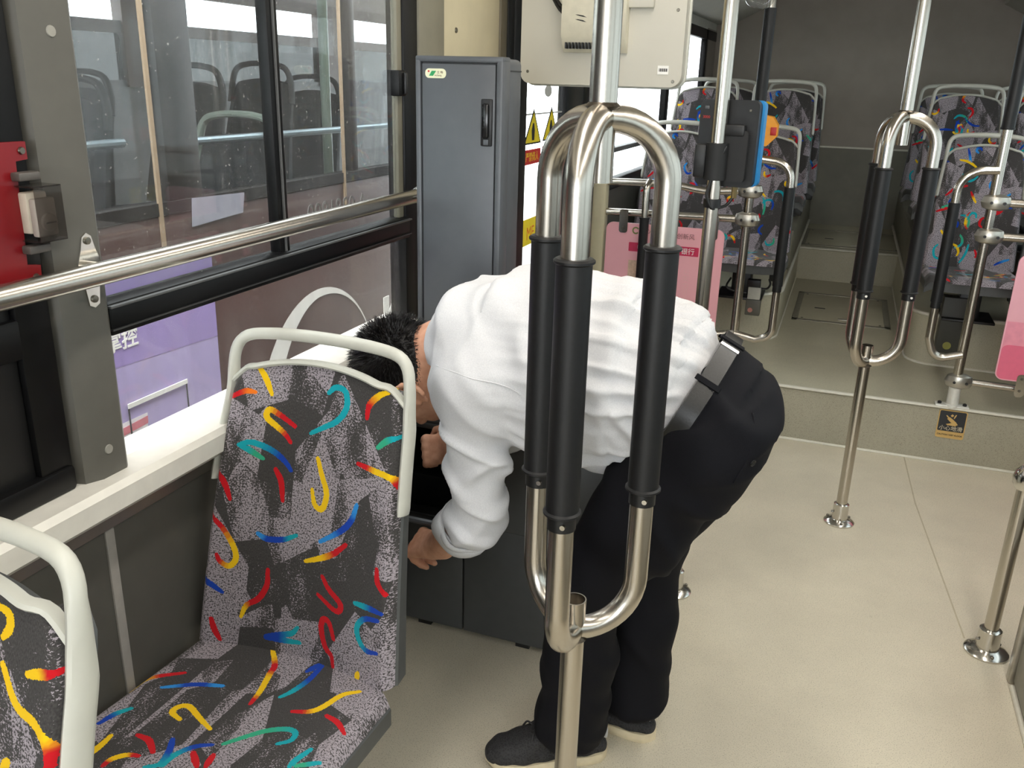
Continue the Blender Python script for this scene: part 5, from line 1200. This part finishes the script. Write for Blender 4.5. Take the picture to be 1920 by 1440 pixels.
cuffd = np.clip((np.abs((V-ELN)@fn_-0.07)*(np.linalg.norm(V-ELN, axis=1) < 0.13)+9*(np.linalg.norm(V-ELN, axis=1) >= 0.13))/0.04, 0.25, 1)
fold = (fold*(1-arm)+fa_*arm)*cuffd
sag = np.exp(-((x+0.45)/0.14)**2)*np.clip((0.80-z)/0.06, 0, 1)*0.006
nb = np.clip(((V-np.array([-0.205, MY, 0.90]))@unit((-0.89, 0, 0.45))-0.030)/0.045, 0, 1); nb = nb*nb*(3-2*nb)
V = V+N*((fold-0.011)*nb-0.006*(1-nb))[:, None]; V[:, 2] -= sag
V = relax(V, F, 1, 0.3)
sh = part('shirt', (V, F), SHIRT, man, 'white long-sleeved shirt with rolled cuffs', smooth=180)
# rolled cuffs, collar, seams
def ring(c, f, r, hgt, th, n=28, wob=0.003, seed=0):
    f = unit(f); u = unit(np.cross(f, (0.3, 0.9, 0.1))); w = np.cross(f, u); R = random.Random(seed); V, F = [], []
    prof = [(-hgt, th*0.2), (-hgt*0.8, th), (0, th*1.25), (hgt*0.8, th), (hgt, th*0.1), (hgt*0.8, -th*0.6), (-hgt*0.8, -th*0.6)]; ph = R.uniform(0, 6)
    for k in range(n):
        a = 2*math.pi*k/n; rr = r+wob*math.sin(3*a+ph)+wob*0.6*math.sin(5*a+ph*2)
        for (q, o) in prof:
            V.append(tuple(np.array(c)+(u*math.cos(a)+w*math.sin(a))*(rr+o)+f*(q+wob*math.sin(2*a+ph))))
    m = len(prof)
    for k in range(n):
        for j in range(m): F.append((k*m+j, k*m+(j+1) % m, ((k+1) % n)*m+(j+1) % m, ((k+1) % n)*m+j))
    return V, F
for E, W, f, r in ((ELN, WRN, fn_, 0.0585), (ELF, WRF, ff_, 0.057)):
    part('rolled_cuff', ring(E+(W-E)*0.33, f, r, 0.024, 0.0065, seed=3), SHIRT, sh, smooth=180)
    part('cuff_fold', ring(E+(W-E)*0.24, f, r+0.003, 0.010, 0.004, seed=5), SHIRT, sh, smooth=180)
nk = np.array([-0.762, MY, 0.946])
part('collar', ring(nk, (-0.95, 0, -0.05), 0.071, 0.026, 0.005, 36, 0.002, 2), SHIRT, sh, smooth=180)
part('collar_fold', ring(nk+np.array([0.012, 0, 0.002]), (-0.90, 0, 0.12), 0.079, 0.019, 0.004, 36, 0.002, 4), SHIRT, sh, smooth=180)
def on_surface(pts, Vv, Nn, off):
    out = []
    for p in pts:
        i = ((Vv-np.array(p))**2).sum(1).argmin(); out.append(Vv[i]+Nn[i]*off)
    q = np.array(out)
    for _ in range(3): q[1:-1] = (q[:-2]+2*q[1:-1]+q[2:])/4
    return q
N = normals(V, F)
seam = [(-0.705+0.19*q, 1.44+0.05*(2*q-1)**2, 0.965-0.035*q+0.02*math.sin(math.pi*q)) for q in np.linspace(0, 1, 18)]
part('shoulder_seam', tube(on_surface(seam, V, N, 0.0002), 0.0016, 6), SHIRT, sh, smooth=180)
yoke = [(-0.625, yy, 1.12-0.35*abs(yy-MY)) for yy in np.linspace(1.54, 1.84, 14)]
part('yoke_seam', tube(on_surface(yoke, V, N, 0.0001), 0.0013, 6), SHIRT, sh, smooth=180)

# trousers
tr = [loft([(-0.245, MY, 0.918), (-0.205, MY, 0.900), (-0.175, MY, 0.865), (-0.170, MY, 0.815)], (0.166, 0.176, 0.186, 0.180), (0.121, 0.127, 0.122, 0.112), k=0.04)]
for H, K, A, wd in ((HIPN, KNN, ANN, 1), (HIPF, KNF, ANF, 1)):
    m1 = H+(K-H)*0.5+np.array([0.012, 0, 0]); sh1 = K+(A-K)*0.5+np.array([0.012, 0, 0]); hem = np.array([A[0]+0.004, A[1], 0.02])
    tr += chain([H, m1, K], [0.110, 0.102, 0.084], 0.05)+chain([K, sh1, hem], [0.084, 0.078, 0.082], 0.03)
    tr.append(ell(H+np.array([0.028, 0, -0.01]), (0.085, 0.092, 0.105), k=0.05))
hemcut = lambda X: 0.080+0.42*np.maximum(0, -0.44-X[..., 0])-X[..., 2]
waist = cutplane((-0.232, MY, 0.915), (-0.89, 0, 0.45))
V, F = sdf_mesh(tr, 0.0068, [hemcut, lambda X: np.where(X[..., 2] > 0.835, waist(X), -1.0)]); V = relax(V, F, 2, 0.4); N = normals(V, F)
x, y, z = V.T
P1 = np.stack([(x*0.75+z*0.65)*13, (z*0.75-x*0.65)*3.5, y*5], 1); P2 = np.stack([x*10, y*10, z*2.2], 1); P3 = np.stack([x*5, y*5, z*17], 1)
up = np.clip((z-0.45)/0.2, 0, 1); lowf = np.clip((0.28-z)/0.2, 0, 1)
fold = rg(vnoise(P1, 1.0, 5), 0.25)*0.015*(0.4+0.6*up)+rg(vnoise(P2, 1.0, 6))*0.005*(1-up)+rg(vnoise(P3, 1.0, 7))*0.009*lowf
V = V+N*(fold-0.006)[:, None]; V = relax(V, F, 1, 0.3)
tz = part('trousers', (V, F), TROU, man, 'navy black trousers', smooth=180)
N = normals(V, F)
bx_, by_, bz_ = -0.30, 1.53, 0.83
pk = [(-0.120+0.02*q, 1.56+0.02*math.sin(3*q)*0-0.0*q, 0.90-0.06*q) for q in np.linspace(0, 1, 10)]
part('pocket_welt', tube(on_surface([(-0.105-0.02*q, 1.575-0.05*q, 0.925-0.11*q) for q in np.linspace(0, 1, 12)], V, N, 0.0005), 0.0022, 6), TROU, tz, smooth=180)
i = ((V-np.array([-0.098, 1.545, 0.845]))**2).sum(1).argmin(); q = Vector(N[i]).to_track_quat('Z', 'Y').to_matrix().to_4x4()
part('pocket_button', xform(lathe([(0.007, 0), (0.0068, 0.0025), (0.005, 0.003), (0.004, 0.0022)], 16), Matrix.Translation(Vector(V[i])) @ q), BLACK, tz)

# belt round the waist
bc, bn = np.array([-0.222, MY, 0.9075]), unit((-0.89, 0, 0.45)); bd = unit((0.45, 0, 0.89)); bl = np.array([0, 1.0, 0])
def waist_pt(a, ro, al): return bc+bl*(0.172+ro)*math.sin(a)+bd*(0.1235+ro)*math.cos(a)+bn*al
def belt(nseg, a0, a1, hw, th, base=0.010):
    V, F = [], []; closed = abs(a1-a0) > 6.2
    for k in range(nseg):
        a = a0+(a1-a0)*k/(nseg if closed else nseg-1)
        for ro, al in ((base, -hw), (base+th, -hw*0.94), (base+th, hw*0.94), (base, hw)): V.append(tuple(waist_pt(a, ro, al)))
    for k in range(nseg if closed else nseg-1):
        for j in range(4): F.append((k*4+j, k*4+(j+1) % 4, ((k+1) % nseg)*4+(j+1) % 4, ((k+1) % nseg)*4+j))
    if not closed: F += [(0, 1, 2, 3), ((nseg-1)*4+3, (nseg-1)*4+2, (nseg-1)*4+1, (nseg-1)*4)]
    return V, F
LEATH = mat('black_leather', (24, 24, 23), 0.38, 0, 0.3, 260, 0.15)
bt = part('belt', belt(64, 0, 2*math.pi, 0.0185, 0.005), LEATH, man, 'black leather belt')
for a in (math.pi, math.pi+0.95, math.pi-0.95, math.pi*2-0.12, 0.9, -0.9): part('belt_loop', belt(4, a-0.035, a+0.035, 0.026, 0.0035, 0.0145), TROU, bt)
part('metal_keeper', belt(4, -0.29, -0.24, 0.020, 0.003, 0.0145), CHROME, bt)
part('buckle', belt(5, math.pi-0.16, math.pi+0.16, 0.022, 0.004, 0.0155), CHROME, bt)

# hair: cap over the cranium plus short blades
hc = HEADC+HU*0.004-HF*0.004
def hair_mask(p):
    r = p-HEADC; u, f, l = r@HU, r@HF, r@HL
    return (u > -0.045+0.75*np.clip(f, -0.02, 0.2)) | ((f < 0.0) & (u > -0.100-0.10*np.clip(-f-0.05, -0.1, 0.1))) & (True)
ns, nt = 72, 48; V, F = [], []
th = np.linspace(0, math.pi, nt); ph = np.linspace(0, 2*math.pi, ns, endpoint=False)
TH, PH = np.meshgrid(th, ph, indexing='ij')
dirs = np.cos(TH)[..., None]*HU+np.sin(TH)[..., None]*(np.cos(PH)[..., None]*HL+np.sin(PH)[..., None]*HF)
def head_r(d):
    c = d@np.stack([HU, HL, HF]).T; r1 = 1/np.sqrt((c[..., 0]/0.108)**2+(c[..., 1]/0.080)**2+(c[..., 2]/0.099)**2); return r1
rad = head_r(dirs); Pn = HEADC+dirs*rad[..., None]
keep = hair_mask(Pn); nz = vnoise(dirs*1.0, 26.0, 3)*0.0025
Pg = HEADC+dirs*(np.where(keep, rad+0.0075, rad-0.012)+nz)[..., None]
V = [tuple(p) for p in Pg.reshape(-1, 3)]
for i in range(nt-1):
    for k in range(ns): F.append((i*ns+k, (i+1)*ns+k, (i+1)*ns+(k+1) % ns, i*ns+(k+1) % ns))
R = np.random.default_rng(4); cnt = 0
whorl = unit(HU*0.62-HF*0.75-HL*0.22)
while cnt < 9000:
    d = unit(R.normal(size=3)); p = HEADC+d*float(head_r(d[None])[0])
    if not bool(np.asarray(hair_mask(p))): continue
    u_, f_ = (p-HEADC)@HU, (p-HEADC)@HF
    fade = np.clip((u_+0.085)/0.07, 0.25, 1)
    flow = d-whorl; flow = flow-d*(flow@d); flow = unit(flow+R.normal(size=3)*0.25)
    L = (0.016+0.009*R.random())*fade; lift = 0.42+0.3*R.random()
    b = p+d*0.006; tip = b+unit(flow*(1-lift)+d*lift)*L; w = unit(np.cross(d, flow))*0.0009
    j = len(V); V += [tuple(b-w), tuple(b+w), tuple((b+tip)/2+w*0.8+d*0.0015), tuple(tip), tuple((b+tip)/2-w*0.8+d*0.0015)]
    F += [(j, j+1, j+2, j+4), (j+4, j+2, j+3)]; cnt += 1
part('hair', (V, F), HAIR, man, 'short black hair', smooth=180)

# shoes
def shoe(heel, toe, label):
    heel, toe = np.array(heel), np.array(toe); d = unit(toe-heel); L = np.linalg.norm(toe-heel); s = np.array([-d[1], d[0], 0]); Z = np.array([0, 0, 1.0])
    at = lambda t, lat, z: heel+d*(t*L)+s*lat+Z*z
    def outline(t): return np.interp(t, [0, 0.05, 0.15, 0.35, 0.55, 0.72, 0.88, 0.96, 1.0], [0.010, 0.026, 0.034, 0.033, 0.040, 0.046, 0.040, 0.026, 0.006])
    up = []
    for t0, t1 in ((0.06, 0.2), (0.2, 0.38), (0.38, 0.55), (0.55, 0.72), (0.72, 0.88), (0.88, 0.95)):
        h = lambda t: np.interp(t, [0.06, 0.2, 0.38, 0.55, 0.72, 0.88, 0.95], [0.094, 0.100, 0.104, 0.096, 0.072, 0.054, 0.044])
        for lt in (-0.35, 0, 0.35):
            for zf in (0.25, 1.0):
                r = lambda t: outline(t)*0.62 if zf < 1 else outline(t)*0.50
                up.append(cap(at(t0, lt*outline(t0), max(0.024+r(t0)*0.4, (h(t0)-r(t0))*zf)), at(t1, lt*outline(t1), max(0.024+r(t1)*0.4, (h(t1)-r(t1))*zf)), r(t0), r(t1), 0.012))
    V, F = sdf_mesh(up, 0.004, [lambda X: 0.018-X[..., 2]]); V = relax(V, F, 2)
    o = part('shoe', (V, F), MESHU, man, label, smooth=180)
    ts = np.concatenate([np.linspace(0, 0.08, 5), np.linspace(0.14, 0.88, 12), np.linspace(0.92, 1.0, 5)])
    pl = [(t*L, outline(t)+0.005) for t in ts]; poly = [(-0.006, 0.0)]+pl+[(L+0.006, 0.0)]+[(a, -b) for a, b in pl[::-1]]
    rings = []
    for z, g in ((0.0, 0.94), (0.004, 1.0), (0.016, 1.02), (0.025, 0.97)):
        rings.append([at(a/L, b*g, z+(0.010*max(0, (a/L-0.8)/0.2)**2 if z < 0.01 else 0.004*max(0, (a/L-0.8)/0.2))) for a, b in poly])
    n = len(poly); SV = [tuple(p) for r in rings for p in r]; SF = []
    for k in range(3):
        for j in range(n): SF.append((k*n+j, k*n+(j+1) % n, (k+1)*n+(j+1) % n, (k+1)*n+j))
    SF += [tuple(range(n-1, -1, -1)), tuple(range(3*n, 4*n))]
    bm = bmesh.new(); vs = [bm.verts.new(p) for p in SV]
    for q in SF: bm.faces.new([vs[k] for k in q])
    part('sole', frombm(bm), SOLE, o, 'cream rubber sole')
    N = normals(V, F)
    for k, t in enumerate((0.56, 0.61, 0.66, 0.71)):
        pts = on_surface([at(t+0.012*math.sin(q*3), q*0.024, 0.12) for q in np.linspace(-1, 1, 9)], V, N, 0.0015)
        part('lace', tube(pts, 0.003, 6), mat('dark_lace', (48, 47, 48), 0.6), o)
    part('lace_bow', tube(resample([at(0.60, 0.0, 0.090), at(0.64, 0.024, 0.096), at(0.66, 0.032, 0.078), at(0.61, 0.005, 0.088), at(0.66, -0.018, 0.094), at(0.69, -0.032, 0.072)], 24), 0.0024, 6), MATS['dark_lace'], o)
    part('ankle_lining', tube([at(0.06+0.15*(1-math.cos(a)), 0.036*math.sin(a), 0.098+0.003*math.cos(a)) for a in np.linspace(0, 2*math.pi, 25)], 0.0042, 8), mat('coral_lining', (226, 110, 84), 0.6), o)
    part('heel_tab', tube(resample([at(0.03, -0.024, 0.066), at(0.0, 0.0, 0.070), at(0.03, 0.024, 0.066)], 12), 0.004, 8, ry=0.0015), mat('pale_tab', (190, 188, 184), 0.5), o)
    part('sock', tube([at(0.22, 0, 0.075), at(0.215, 0, 0.11)], 0.037, 16), mat('white_sock', (206, 204, 200), 0.8), o)
shoe(HEEL_N, TOE_N, 'black mesh sneaker in front of the steel pole foot')
shoe(HEEL_F, TOE_F, 'black mesh sneaker further from the camera')
